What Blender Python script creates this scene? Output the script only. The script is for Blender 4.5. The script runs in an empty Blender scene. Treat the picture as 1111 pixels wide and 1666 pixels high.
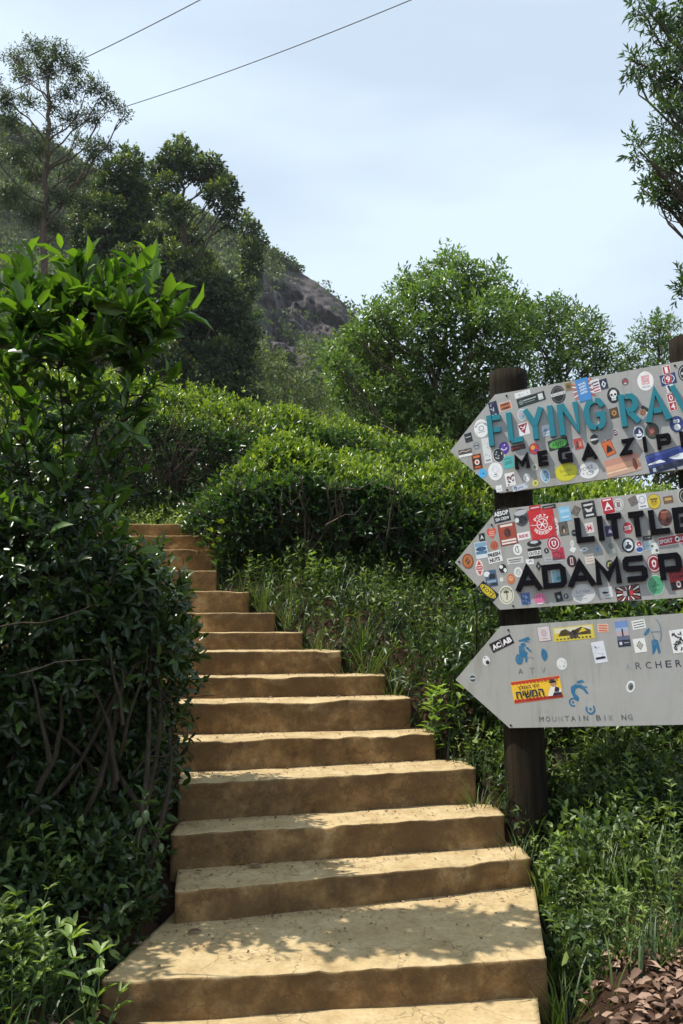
import bpy, math, random
import numpy as np
from mathutils import Vector

# ------------------------------------------------------------ camera, sky, sun, exposure
SC = bpy.context.scene
COL = SC.collection
W, H, F = 1111.0, 1666.0, 1300.0            # photograph size and focal length in its pixels
PITCH = math.radians(8.2)
CZ = 1.60
cam_d = bpy.data.cameras.new("camera")
cam = bpy.data.objects.new("camera", cam_d); COL.objects.link(cam)
cam.location = (0, 0, CZ)
cam.rotation_euler = (math.radians(90) + PITCH, 0, 0)
cam_d.sensor_fit = 'VERTICAL'; cam_d.sensor_height = 24.0; cam_d.lens = F / H * 24.0
cam_d.clip_start = 0.05; cam_d.clip_end = 5000
SC.camera = cam

SUN_EL = math.radians(60)
SUN_AZ = math.radians(-3)                    # 0 = exactly from the left (-x); + = towards the hill
S = Vector((-math.cos(SUN_EL) * math.cos(SUN_AZ), math.cos(SUN_EL) * math.sin(SUN_AZ), math.sin(SUN_EL)))
sun_d = bpy.data.lights.new("sun", 'SUN'); sun = bpy.data.objects.new("sun", sun_d); COL.objects.link(sun)
sun_d.energy = 5.0; sun_d.angle = math.radians(0.5); sun_d.color = (1.0, 0.95, 0.86)
sun.rotation_euler = S.to_track_quat('Z', 'Y').to_euler()

wd = bpy.data.worlds.new("World"); SC.world = wd; wd.use_nodes = True
nt = wd.node_tree; nt.nodes.clear()
N = nt.nodes.new; K = nt.links.new
out = N('ShaderNodeOutputWorld'); mix = N('ShaderNodeMixShader')
sky = N('ShaderNodeTexSky'); sky.sky_type = 'NISHITA'; sky.sun_disc = False
sky.sun_elevation = SUN_EL; sky.sun_rotation = math.atan2(S.x, S.y)
sky.air_density = 1.0; sky.dust_density = 2.0
b1 = N('ShaderNodeBackground'); b1.inputs[1].default_value = 0.09
K(sky.outputs[0], b1.inputs[0])
b2 = N('ShaderNodeBackground'); b2.inputs[0].default_value = (0.635, 0.76, 0.89, 1); b2.inputs[1].default_value = 0.98
tc = N('ShaderNodeTexCoord'); mp = N('ShaderNodeMapping'); mp.inputs['Scale'].default_value = (1.2, 2.0, 5.0)
mp.inputs['Rotation'].default_value = (0.2, 0.5, 0.3)
nz = N('ShaderNodeTexNoise'); nz.inputs['Scale'].default_value = 1.3; nz.inputs['Detail'].default_value = 4; nz.inputs['Roughness'].default_value = 0.45
rp = N('ShaderNodeMapRange'); rp.inputs[1].default_value = 0.40; rp.inputs[2].default_value = 0.60
rp.inputs[3].default_value = 0.72; rp.inputs[4].default_value = 0.98
K(tc.outputs['Generated'], mp.inputs[0]); K(mp.outputs[0], nz.inputs[0]); K(nz.outputs[0], rp.inputs[0])
K(rp.outputs[0], mix.inputs[0]); K(b1.outputs[0], mix.inputs[1]); K(b2.outputs[0], mix.inputs[2]); K(mix.outputs[0], out.inputs[0])

SC.view_settings.view_transform = 'Standard'; SC.view_settings.look = 'None'
SC.view_settings.exposure = 0.40; SC.view_settings.gamma = 1.0
SC.render.engine = 'CYCLES'
SC.cycles.max_bounces = 6; SC.cycles.transparent_max_bounces = 4; SC.cycles.use_denoising = True

# ------------------------------------------------------------ helpers
CP, SP = math.cos(PITCH), math.sin(PITCH)
def ray(px, py):
    a = (px - W / 2) / F; b = -(py - H / 2) / F
    return np.array([a, CP - b * SP, SP + b * CP])
def P(px, py, d):
    r = ray(px, py); r = r * (d / r[1]); return np.array([r[0], r[1], r[2] + CZ])
def PZ(px, py, z):
    r = ray(px, py); r = r * ((z - CZ) / r[2]); return np.array([r[0], r[1], r[2] + CZ])
def pxm(n, d):                                # n photo pixels in metres at distance d
    return n * d / F
def unit(v):
    v = np.asarray(v, float); return v / np.maximum(np.linalg.norm(v, axis=-1, keepdims=True), 1e-9)
def srgb(c):
    if isinstance(c, str): c = [int(c[i:i + 2], 16) / 255 for i in (0, 2, 4)]
    return tuple((x / 12.92 if x <= .04045 else ((x + .055) / 1.055) ** 2.4) for x in c)
def tag(o, label=None, cat=None, group=None, kind=None):
    if label: o['label'] = label
    if cat: o['category'] = cat
    if group: o['group'] = group
    if kind: o['kind'] = kind
    return o
def empty(name, loc, label=None, cat=None, group=None):
    o = bpy.data.objects.new(name, None); COL.objects.link(o); o.location = [float(v) for v in loc]
    o.empty_display_size = .2
    return tag(o, label, cat, group)
def link(name, me, mat=None, parent=None):
    o = bpy.data.objects.new(name, me); COL.objects.link(o)
    if mat and not me.materials: me.materials.append(mat)
    if parent:
        o.parent = parent
        o.location = -Vector(parent.location) if parent.type == 'EMPTY' and parent.parent is None else (0, 0, 0)
    return o
def mesh_np(name, V, Fc, rnd=None, smooth=False):
    """V (n,3), Fc (m,k) all faces the same size"""
    me = bpy.data.meshes.new(name)
    V = np.asarray(V, np.float32); Fc = np.asarray(Fc, np.int32); m, k = Fc.shape
    me.vertices.add(len(V)); me.vertices.foreach_set('co', V.ravel())
    me.loops.add(m * k); me.loops.foreach_set('vertex_index', Fc.ravel())
    me.polygons.add(m); me.polygons.foreach_set('loop_start', np.arange(0, m * k, k, dtype=np.int32))
    if smooth: me.polygons.foreach_set('use_smooth', np.ones(m, bool))
    if rnd is not None:
        a = me.attributes.new('rnd', 'FLOAT', 'POINT'); a.data.foreach_set('value', np.asarray(rnd, np.float32))
    me.update(calc_edges=True); me.validate()
    return me
def copy_tree(o, parent=None):
    c = o.copy(); COL.objects.link(c); c.parent = parent
    for ch in list(o.children): copy_tree(ch, c)
    return c

class Tubes:
    def __init__(s): s.V = []; s.F = []; s.n = 0
    def add(s, pts, radii, k=6, cap=True):
        pts = np.asarray(pts, float); m = len(pts)
        radii = np.full(m, radii) if np.isscalar(radii) else np.asarray(radii, float)
        t = unit(np.gradient(pts, axis=0)); ref = np.array([0, 0, 1.]) if abs(t[0][2]) < .9 else np.array([1., 0, 0])
        a = unit(np.cross(t, ref)); b = np.cross(t, a)
        th = np.arange(k) * 2 * math.pi / k
        ring = pts[:, None] + radii[:, None, None] * (np.cos(th)[None, :, None] * a[:, None] + np.sin(th)[None, :, None] * b[:, None])
        s.V.append(ring.reshape(-1, 3))
        i = np.arange(m - 1)[:, None] * k; j = np.arange(k)[None]; j2 = (j + 1) % k
        f = np.stack([i + j, i + j2, i + k + j2, i + k + j], -1).reshape(-1, 4) + s.n
        s.F.append(f); s.n += m * k
        return s
    def build(s, name, mat, parent=None, smooth=True):
        return link(name, mesh_np(name, np.concatenate(s.V), np.concatenate(s.F), smooth=smooth), mat, parent)
def curve_pts(a, b, n, rng, wob=.06, sag=0.0):
    a = np.asarray(a, float); b = np.asarray(b, float); t = np.linspace(0, 1, n)[:, None]
    L = np.linalg.norm(b - a); p = a + (b - a) * t
    w = sum(rng.normal(0, wob * L / k ** 1.1, (1, 3)) * np.sin(t * math.pi * k + (0 if k < 3 else 0)) for k in (1, 2, 3, 5))
    p += w; p[:, 2] += (sag * L * np.sin(t * math.pi))[:, 0]
    return p

# ---- value noise (numpy)
_rs = np.random.RandomState(7); _T = _rs.rand(64, 64, 64).astype(np.float32)
def vnoise(p):
    p = np.asarray(p, float); i = np.floor(p).astype(int); f = p - i; f = f * f * (3 - 2 * f); r = 0
    for dx in (0, 1):
        for dy in (0, 1):
            for dz in (0, 1):
                w = (f[..., 0] if dx else 1 - f[..., 0]) * (f[..., 1] if dy else 1 - f[..., 1]) * (f[..., 2] if dz else 1 - f[..., 2])
                r = r + w * _T[(i[..., 0] + dx) % 64, (i[..., 1] + dy) % 64, (i[..., 2] + dz) % 64]
    return r * 2 - 1
def fbm(p, o=4):
    r = 0; a = .5; p = np.asarray(p, float)
    for _ in range(o): r = r + a * vnoise(p); p = p * 2.03 + 11.3; a *= .5
    return r

# ---- leaves
TA = (np.array([[0, 0, 0], [-.5, .45, .10], [0, 1, -.08], [.5, .45, .10]]), np.array([[0, 3, 2, 2], [0, 2, 1, 1]])[:, :3])
TA = (TA[0], np.array([[0, 3, 2], [0, 2, 1]]))
TB = (np.array([[0, 0, 0], [0, .33, .0], [0, .68, -.03], [0, 1, -.14], [-.42, .28, .10], [-.40, .66, .07], [.42, .28, .10], [.40, .66, .07]]),
      np.array([[0, 6, 7, 1], [1, 7, 3, 2], [0, 1, 5, 4], [1, 2, 3, 5]]))
TG = (np.array([[-.5, 0, 0], [.5, 0, 0], [-.42, .35, .0], [.42, .35, .0], [-.3, .7, -.08], [.3, .7, -.08], [0, 1, -.25], [0, 1, -.25]]),
      np.array([[0, 1, 3, 2], [2, 3, 5, 4], [4, 5, 7, 6]]))
def leaf_mesh(name, pos, d, nrm, L, wr, T, rnd):
    n = len(pos); d = unit(d); side = unit(np.cross(d, nrm)); up = np.cross(side, d)
    t, f = T; k = len(t)
    L = np.broadcast_to(L, (n,)); wr = np.broadcast_to(wr, (n,))
    V = pos[:, None] + L[:, None, None] * (t[None, :, 0:1] * wr[:, None, None] * side[:, None] + t[None, :, 1:2] * d[:, None] + t[None, :, 2:3] * up[:, None])
    Fc = (f[None] + (np.arange(n) * k)[:, None, None]).reshape(-1, f.shape[1])
    return mesh_np(name, V.reshape(-1, 3), Fc, np.repeat(rnd, k))
def rand_dir(rng, n):
    return unit(rng.normal(size=(n, 3)))
def sprigs(rng, Pn, D, k, length, amin=25, amax=80):
    """k leaves around each growth axis -> pos, dir, normal"""
    n = len(Pn); D = unit(D); r = rand_dir(rng, n); a = unit(np.cross(D, r)); b = np.cross(D, a)
    ph = (np.arange(k) * 2.4)[None] + rng.rand(n, 1) * 6.28 + rng.normal(0, .25, (n, k))
    s = (np.arange(k) + .5)[None] / k + rng.normal(0, .08, (n, k))
    al = np.radians(amax - (amax - amin) * np.clip(s, 0, 1)) + rng.normal(0, .15, (n, k))
    rad = np.cos(ph)[..., None] * a[:, None] + np.sin(ph)[..., None] * b[:, None]
    d = np.cos(al)[..., None] * D[:, None] + np.sin(al)[..., None] * rad
    length = np.broadcast_to(length, (n,))
    pos = Pn[:, None] + D[:, None] * (s * length[:, None])[..., None]
    nrm = D[:, None] - d * 0.2 + np.array([0, 0, .4]) + rng.normal(0, .25, (n, k, 3))
    return pos.reshape(-1, 3), d.reshape(-1, 3), nrm.reshape(-1, 3)
def blob_points(rng, c, r, n, squash=.9, shell=.35, rough=.35):
    d = rand_dir(rng, n); rr = r * (1 - shell * rng.rand(n) ** 1.5)
    nn = 1 + rough * vnoise(d * 2.3 + np.asarray(c) * 3.1)
    off = d * (rr * nn)[:, None]; off[:, 2] *= squash
    return np.asarray(c) + off, d

# ------------------------------------------------------------ materials
def new_mat(name):
    m = bpy.data.materials.new(name); m.use_nodes = True; t = m.node_tree
    return m, t, t.nodes['Principled BSDF'], t.nodes['Material Output']
def ramp(t, fac, stops):
    r = t.nodes.new('ShaderNodeValToRGB'); e = r.color_ramp.elements
    while len(e) < len(stops): e.new(.5)
    for i, (p, c) in enumerate(stops): e[i].position = p; e[i].color = (*c, 1)
    t.links.new(fac, r.inputs[0]); return r.outputs[0]
def noise(t, scale, detail=6, rough=.6, coord='Object', vec=None):
    n = t.nodes.new('ShaderNodeTexNoise'); n.inputs['Scale'].default_value = scale; n.inputs['Detail'].default_value = detail
    n.inputs['Roughness'].default_value = rough
    if vec is None:
        c = t.nodes.new('ShaderNodeTexCoord'); vec = c.outputs[coord]
    t.links.new(vec, n.inputs['Vector']); return n.outputs[0]
def mixc(t, fac, a, b, mode='MIX'):
    m = t.nodes.new('ShaderNodeMix'); m.data_type = 'RGBA'; m.blend_type = mode
    for sock, v in ((m.inputs[0], fac), (m.inputs[6], a), (m.inputs[7], b)):
        if hasattr(v, 'is_linked') or hasattr(v, 'links'): t.links.new(v, sock)
        elif isinstance(v, (int, float)): sock.default_value = v
        else: sock.default_value = (*v, 1)
    return m.outputs[2]
def bump(t, bsdf, h, strength, dist):
    b = t.nodes.new('ShaderNodeBump'); b.inputs['Strength'].default_value = strength; b.inputs['Distance'].default_value = dist
    t.links.new(h, b.inputs['Height']); t.links.new(b.outputs[0], bsdf.inputs['Normal'])
def leaf_mat(name, dark, mid, young, rough=.38, trans=.35, tint=(1.55, 1.65, .5), spec=.5):
    m, t, b, o = new_mat(name)
    a = t.nodes.new('ShaderNodeAttribute'); a.attribute_name = 'rnd'
    c = ramp(t, a.outputs['Fac'], [(0, dark), (.55, mid), (1, young)])
    t.links.new(c, b.inputs['Base Color']); b.inputs['Roughness'].default_value = rough
    b.inputs['Specular IOR Level'].default_value = spec
    tr = t.nodes.new('ShaderNodeBsdfTranslucent'); mul = mixc(t, 1.0, c, tint, 'MULTIPLY')
    t.links.new(mul, tr.inputs[0]); ms = t.nodes.new('ShaderNodeMixShader'); ms.inputs[0].default_value = trans
    t.links.new(b.outputs[0], ms.inputs[1]); t.links.new(tr.outputs[0], ms.inputs[2]); t.links.new(ms.outputs[0], o.inputs[0])
    return m
def flat_mat(name, col, rough=.6, metal=0.):
    m, t, b, o = new_mat(name); b.inputs['Base Color'].default_value = (*col, 1); b.inputs['Roughness'].default_value = rough
    b.inputs['Metallic'].default_value = metal; return m

M = {}
M['tea'] = leaf_mat('tea_leaf', (.014, .034, .011), (.048, .105, .021), (.25, .32, .045), .33, .33)
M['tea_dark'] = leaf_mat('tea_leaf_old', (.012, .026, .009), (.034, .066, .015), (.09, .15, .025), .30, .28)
M['shrub'] = leaf_mat('glossy_shrub_leaf', (.018, .046, .011), (.055, .12, .018), (.15, .25, .03), .28, .42)
M['weed'] = leaf_mat('weed_leaf', (.016, .034, .012), (.062, .105, .028), (.22, .29, .075), .42, .33)
M['weed_pale'] = leaf_mat('pale_weed_leaf', (.06, .11, .03), (.13, .21, .05), (.24, .33, .08), .45, .38)
M['grass'] = leaf_mat('grass_blade', (.018, .036, .010), (.040, .080, .018), (.17, .22, .06), .45, .3)
M['tree_mid'] = leaf_mat('broadleaf_tree_leaf', (.026, .052, .016), (.088, .155, .038), (.18, .27, .075), .30, .33)
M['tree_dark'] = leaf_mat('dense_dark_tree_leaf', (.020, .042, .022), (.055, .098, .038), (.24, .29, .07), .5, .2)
M['euca'] = leaf_mat('thin_tree_leaf', (.030, .050, .022), (.060, .090, .034), (.14, .17, .055), .45, .25)
M['mimosa'] = leaf_mat('overhanging_tree_leaf', (.030, .060, .028), (.055, .10, .040), (.09, .17, .04), .5, .3)
M['scrub'] = leaf_mat('hillside_scrub_leaf', (.028, .050, .018), (.090, .135, .040), (.24, .27, .09), .6, .25)
M['drygrass'] = leaf_mat('hillside_grass_blade', (.06, .08, .03), (.12, .14, .05), (.24, .24, .10), .6, .3)
M['litter'] = leaf_mat('dead_leaf', (.06, .030, .018), (.17, .095, .060), (.36, .24, .17), .7, .1, (1.2, .9, .6))

def bark_mat(name, c1, c2, scale=18, stretch=6):
    m, t, b, o = new_mat(name)
    tcn = t.nodes.new('ShaderNodeTexCoord'); mpn = t.nodes.new('ShaderNodeMapping'); mpn.inputs['Scale'].default_value = (1, 1, 1 / stretch)
    t.links.new(tcn.outputs['Object'], mpn.inputs[0]); n = noise(t, scale, 8, .65, vec=mpn.outputs[0])
    t.links.new(ramp(t, n, [(.3, c1), (.7, c2)]), b.inputs['Base Color']); b.inputs['Roughness'].default_value = .9; b.inputs['Specular IOR Level'].default_value = .15
    bump(t, b, n, .9, .03); return m
M['bark'] = bark_mat('grey_brown_bark', (.05, .038, .028), (.16, .125, .09))
M['bark_pale'] = bark_mat('pale_bark', (.10, .085, .065), (.26, .22, .17))
M['twig'] = bark_mat('tea_stem_bark', (.028, .021, .015), (.085, .066, .045), 40)
M['stem'] = flat_mat('green_stem', (.06, .10, .03), .5)
M['post'] = bark_mat('tarred_post_wood', (.005, .004, .003), (.030, .022, .012), 26, 14)

def concrete():
    m, t, b, o = new_mat('dusty_clay_concrete')
    geo = t.nodes.new('ShaderNodeNewGeometry'); sx = t.nodes.new('ShaderNodeSeparateXYZ'); t.links.new(geo.outputs['True Normal'], sx.inputs[0])
    big = noise(t, 1.7, 5, .6); midn = noise(t, 7, 7, .62); fine = noise(t, 45, 8, .75)
    tcn = t.nodes.new('ShaderNodeTexCoord'); mpn = t.nodes.new('ShaderNodeMapping'); mpn.inputs['Scale'].default_value = (.8, .8, .9)
    t.links.new(tcn.outputs['Object'], mpn.inputs[0]); streak = noise(t, 5, 9, .72, vec=mpn.outputs[0])
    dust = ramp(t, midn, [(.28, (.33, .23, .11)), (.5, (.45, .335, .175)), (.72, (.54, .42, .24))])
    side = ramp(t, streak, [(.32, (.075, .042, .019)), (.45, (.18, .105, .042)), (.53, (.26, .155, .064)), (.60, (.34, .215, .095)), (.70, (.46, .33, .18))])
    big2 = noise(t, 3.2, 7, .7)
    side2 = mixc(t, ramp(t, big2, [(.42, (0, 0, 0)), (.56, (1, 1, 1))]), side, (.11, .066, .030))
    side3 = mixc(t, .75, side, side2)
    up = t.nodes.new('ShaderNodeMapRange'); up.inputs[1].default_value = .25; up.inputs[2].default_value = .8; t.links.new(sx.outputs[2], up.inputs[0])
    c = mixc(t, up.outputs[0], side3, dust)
    vor = t.nodes.new('ShaderNodeTexVoronoi'); vor.feature = 'DISTANCE_TO_EDGE'; vor.inputs['Scale'].default_value = 2.6
    wv = t.nodes.new('ShaderNodeVectorMath'); wv.operation = 'MULTIPLY_ADD'; wv.inputs[1].default_value = (.35, .35, .35)
    nv = t.nodes.new('ShaderNodeTexNoise'); nv.inputs['Scale'].default_value = 5; nv.inputs['Detail'].default_value = 6
    t.links.new(tcn.outputs['Object'], nv.inputs['Vector']); t.links.new(nv.outputs['Color'], wv.inputs[0]); t.links.new(tcn.outputs['Object'], wv.inputs[2]); t.links.new(wv.outputs[0], vor.inputs['Vector'])
    crack = ramp(t, vor.outputs['Distance'], [(.0, (.55, .55, .55)), (.012, (0, 0, 0))])
    c1 = mixc(t, ramp(t, fine, [(.46, (0, 0, 0)), (.74, (.45, .45, .45))]), c, (.13, .09, .05))
    c2 = mixc(t, ramp(t, noise(t, 130, 4, .6), [(.62, (0, 0, 0)), (.74, (.35, .35, .35))]), mixc(t, crack, c1, (.07, .045, .025)), (.52, .42, .28))
    t.links.new(c2, b.inputs['Base Color']); b.inputs['Roughness'].default_value = .93; b.inputs['Specular IOR Level'].default_value = .2
    add = t.nodes.new('ShaderNodeMath'); add.operation = 'MULTIPLY_ADD'; add.inputs[1].default_value = .35
    t.links.new(fine, add.inputs[0]); t.links.new(streak, add.inputs[2])
    bump(t, b, add.outputs[0], .6, .016); return m
M['concrete'] = concrete()
def soil():
    m, t, b, o = new_mat('red_brown_soil')
    n = noise(t, 2.2, 8, .65); f = noise(t, 30, 6, .7)
    c = ramp(t, n, [(.3, (.040, .021, .012)), (.55, (.080, .043, .024)), (.75, (.14, .082, .05))])
    t.links.new(mixc(t, ramp(t, f, [(.5, (0, 0, 0)), (.8, (.6, .6, .6))]), c, (.05, .035, .02)), b.inputs['Base Color'])
    b.inputs['Roughness'].default_value = .95; b.inputs['Specular IOR Level'].default_value = .15
    cl = noise(t, 11, 8, .75); ad = t.nodes.new('ShaderNodeMath'); ad.operation = 'MULTIPLY_ADD'; ad.inputs[1].default_value = .3; t.links.new(f, ad.inputs[0]); t.links.new(cl, ad.inputs[2])
    bump(t, b, ad.outputs[0], 1.0, .09); return m
M['soil'] = soil()
def hillmat():
    m, t, b, o = new_mat('rock_and_grass_hillside')
    a = t.nodes.new('ShaderNodeAttribute'); a.attribute_name = 'rnd'
    n = noise(t, .09, 8, .65); f = noise(t, 1.1, 9, .75)
    tcn = t.nodes.new('ShaderNodeTexCoord'); mpn = t.nodes.new('ShaderNodeMapping'); mpn.inputs['Scale'].default_value = (1, 1, .3); mpn.inputs['Rotation'].default_value = (0, .5, 0)
    t.links.new(tcn.outputs['Object'], mpn.inputs[0]); st = noise(t, .8, 10, .75, vec=mpn.outputs[0])
    rock = ramp(t, st, [(.34, (.014, .012, .014)), (.46, (.055, .046, .048)), (.56, (.12, .10, .10)), (.68, (.26, .22, .20))])
    grass = ramp(t, f, [(.3, (.045, .070, .022)), (.5, (.12, .155, .05)), (.7, (.26, .26, .11))])
    t.links.new(mixc(t, a.outputs['Fac'], grass, rock), b.inputs['Base Color']); b.inputs['Roughness'].default_value = .9
    bump(t, b, st, 1.0, 1.2); return m
M['hill'] = hillmat()
def board_mat():
    m, t, b, o = new_mat('grey_painted_board')
    n = noise(t, 3, 5, .6); f = noise(t, 40, 4, .6)
    c = ramp(t, n, [(.3, (.36, .355, .335)), (.7, (.42, .415, .395))])
    t.links.new(mixc(t, ramp(t, f, [(.62, (0, 0, 0)), (.8, (.5, .5, .5))]), c, (.30, .28, .24)), b.inputs['Base Color'])
    lk = b.inputs['Base Color'].links[0].from_socket
    tcn = t.nodes.new('ShaderNodeTexCoord'); mpn = t.nodes.new('ShaderNodeMapping'); mpn.inputs['Scale'].default_value = (1, 1, .12)
    t.links.new(tcn.outputs['Object'], mpn.inputs[0]); dr = noise(t, 16, 6, .7, vec=mpn.outputs[0]); sc_ = noise(t, 120, 3, .6)
    g1_ = mixc(t, ramp(t, dr, [(.50, (0, 0, 0)), (.75, (.55, .55, .55))]), lk, (.21, .20, .14))
    t.links.new(mixc(t, ramp(t, sc_, [(.66, (0, 0, 0)), (.72, (.5, .5, .5))]), g1_, (.16, .15, .13)), b.inputs['Base Color'])
    b.inputs['Roughness'].default_value = .5; bump(t, b, f, .12, .003); return m
M['board'] = board_mat()
def vinyl():
    m, t, b, o = new_mat('printed_sticker'); a = t.nodes.new('ShaderNodeAttribute'); a.attribute_name = 'Col'
    n = noise(t, 30, 4, .6)
    t.links.new(mixc(t, ramp(t, n, [(.5, (0, 0, 0)), (.8, (.35, .35, .35))]), a.outputs['Color'], (.33, .33, .31)), b.inputs['Base Color'])
    b.inputs['Roughness'].default_value = .4; return m
M['vinyl'] = vinyl()
M['teal'] = flat_mat('teal_paint', srgb('0f7a8a'), .45)
M['black'] = flat_mat('black_paint', (.005, .005, .008), .85); M['black'].node_tree.nodes['Principled BSDF'].inputs['Specular IOR Level'].default_value = .12
M['cable'] = flat_mat('cable_sheath', (.03, .03, .035), .6)
# ------------------------------------------------------------ stairs: plan from the photograph
# (centre px, top y, distance, left px, right px, left y, right y)
ST = [  # name order bottom to top
 (700, 1632, 3.20, 430, 884, None, None),
 (527, 1583, 3.46, 165, 890, 1597, 1558),
 (574, 1423, 4.25, 285, 863, 1450, 1395),
 (549, 1341, 4.55, 278, 820, 1358, 1325),
 (531, 1262, 4.85, 290, 773, 1275, 1250),
 (504, 1200, 5.17, 286, 708, 1208, 1192),
 (484, 1140, 5.45, 280, 668, None, None),
 (463, 1101, 5.73, 272, 627, None, None),
 (420, 1059, 6.00, 245, 555, None, None),
 (380, 1029, 6.30, 220, 492, None, None),
 (340, 997, 6.60, 195, 447, None, None),
 (300, 962, 6.95, 170, 405, None, None),
 (240, 928, 7.30, 140, 352, None, None),
 (235, 895, 7.70, 120, 348, None, None),
 (225, 872, 8.10, 100, 344, None, None),
 (200, 853, 8.50, 60, 305, None, None)]
steps = []
for i, (cx, cy, d, lx, rx, ly, ry) in enumerate(ST):
    c = P(cx, cy, d); z = c[2]
    if i == 0: z = P(527, 1650, 3.46)[2]; c[2] = z; cy = None
    if ly:
        L = PZ(lx, ly, z); R = PZ(rx, ry, z)
    else:
        th = math.radians(12 if i < 9 else 6 if i < 13 else 0)
        def at(px):
            dd = d
            for _ in range(4):
                x = (P(px, cy, dd) if cy else P(px, 1666, dd))[0]; dd = d + math.tan(th) * (x - c[0])
            return np.array([x, dd, z])
        L, R = at(lx), at(rx)
    steps.append((L, R, z))
print('STEPS', [(round(float(s[2]), 3), round(float(s[0][0]), 2), round(float(s[0][1]), 2), round(float(s[1][0]), 2), round(float(s[1][1]), 2)) for s in steps])

# ------------------------------------------------------------ ground
ctl = []
for i, (L, R, z) in enumerate(steps):
    nz_ = steps[i - 1][2] if i else z - .15
    ctl += [(*((L + R) / 2 + np.array([0, .12, 0]))[:2], z - .22), (L[0] + .15, L[1] + .1, z - .2), (R[0] - .15, R[1] + .1, z - .2)]
    ro, lo = (.10, -.10)
    if i == 1: ctl += [(.85, 3.75, z - .25), (.85, 4.1, z - .25), (.8, 4.4, z - .2), (1.04, 3.8, z - .27), (1.08, 4.15, z - .25), (1.15, 4.4, z - .1), (.5, 3.9, z - .25), (-.4, 3.8, z - .25), (-.8, 3.8, z - .25)]
    if i == 2: ctl += [(.9, 4.5, z - .25)]
    if i <= 2: ctl += [(R[0] + .13, R[1] + .1, z - .26), (L[0] - .15, L[1] + .1, z - .30)]
    else: ctl += [(R[0] + .15, R[1] + .1, z - .06), (L[0] - .15, L[1] + .1, z - .05)]
    if i >= 2: ctl += [(R[0] + .8, R[1], z + .02), (L[0] - .9, L[1], z + .08)]
def rp_(px, py, d): return tuple(P(px, py, d))
ctl += [rp_(960, 1640, 3.2), rp_(1100, 1650, 3.2), rp_(1000, 1560, 3.6), rp_(1110, 1540, 3.8), rp_(960, 1460, 4.2), (1.4, 2.4, -.12), (2.4, 2.6, -.08), (1.1, 2.9, -.04), rp_(872, 1372, 4.9), rp_(800, 1300, 5.3), rp_(900, 1420, 4.6), rp_(930, 1330, 5.2), rp_(1100, 1330, 5.0),
        rp_(1300, 1500, 3.9), rp_(40, 1630, 3.1), rp_(-100, 1590, 3.2), rp_(150, 1640, 3.4), rp_(225, 1560, 3.7), rp_(120, 1520, 3.7), rp_(-200, 1400, 3.8), rp_(220, 1400, 4.0),
        rp_(640, 945, 7.5), rp_(800, 985, 7.2), rp_(470, 950, 7.5), rp_(1000, 1060, 6.4), rp_(700, 1090, 6.4), rp_(1300, 1090, 6.2), rp_(560, 960, 7.2),
        rp_(600, 1000, 6.8), rp_(720, 1180, 5.6), rp_(800, 1240, 5.2),
        rp_(220, 850, 9.4), rp_(100, 850, 9.2), (-1.3, 9.8, CZ + 1.25), (0, 9.8, CZ + 1.15), (1.6, 9.3, CZ + .75), (3.6, 8.7, CZ + .35),
        (-3.2, 6.2, CZ + .15), (-4.6, 5.4, CZ + .1), (-3.0, 4.6, CZ - .55), (-4.5, 3.5, CZ - .9), (-3, 2.6, CZ - 1.35),
        (-2, 12, CZ + 2.0), (0, 12, CZ + 1.85), (2, 12, CZ + 1.3), (5, 12, CZ + .8), (-5, 12, CZ + 2.6), (-6, 8.5, CZ + 1.5),
        (1.9, 14.5, CZ + 1.7), (6, 16, CZ + 1.6), (-6, 18, CZ + 4.2), (0, 18, CZ + 3.0), (10, 10, CZ), (10, 4, CZ - 1.2), (-10, 4, CZ - .4),
        (-12, 30, CZ + 7), (0, 30, CZ + 5), (12, 30, CZ + 2.5), (-10, 42, CZ + 9), (5, 45, CZ + 6), (25, 40, CZ + 2),
        (0, 1.5, -.12), (-3, 1, -.12), (3, 1, -.1), (0, -3, -.2), (-8, -6, -.3), (8, -6, -.3), (0, -20, -1), (-30, 0, 1), (30, 0, -2),
        (-60, 60, 18), (0, 80, 12), (60, 60, 0), (-60, -60, 0), (60, -60, -6), (-300, 300, 30), (0, 400, 10), (300, 300, -8), (300, -300, -20), (-300, -300, 0), (-900, 900, 0), (900, 900, 0), (-900, -900, 0), (900, -900, 0)]
ctl = np.array(ctl, float); CX, CYY, CV = ctl[:, 0], ctl[:, 1], ctl[:, 2]
_A = -np.hypot(CX[:, None] - CX, CYY[:, None] - CYY) ; _n = len(ctl)
_A = _A + np.eye(_n) * .0005
_M = np.block([[_A, np.ones((_n, 1))], [np.ones((1, _n)), np.zeros((1, 1))]])
_w = np.linalg.solve(_M, np.append(CV, 0))
def ground(x, y):
    x = np.atleast_1d(np.asarray(x, float)); y = np.atleast_1d(np.asarray(y, float)); sh = x.shape; x = x.ravel(); y = y.ravel()
    r = np.empty(len(x))
    for a in range(0, len(x), 20000):
        xs, ys = x[a:a + 20000], y[a:a + 20000]
        r[a:a + 20000] = -np.hypot(xs[:, None] - CX, ys[:, None] - CYY) @ _w[:-1] + _w[-1]
    r += .03 * fbm(np.stack([x * 2.2, y * 2.2, x * 0], -1), 4)
    return r.reshape(sh)
def axis(lo, hi, step, far, g=1.22):
    a = list(np.arange(lo, hi, step)); s = step; l, h = [], []
    x = lo
    while x > -far: s *= g; x -= s; l.append(x)
    s = step; x = a[-1]
    while x < far: s *= g; x += s; h.append(x)
    return np.array(l[::-1] + a + h)
ax = axis(-4, 4, .09, 1500); ay = axis(.5, 12, .09, 1500)
GX, GY = np.meshgrid(ax, ay); GZ = ground(GX, GY)
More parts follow.
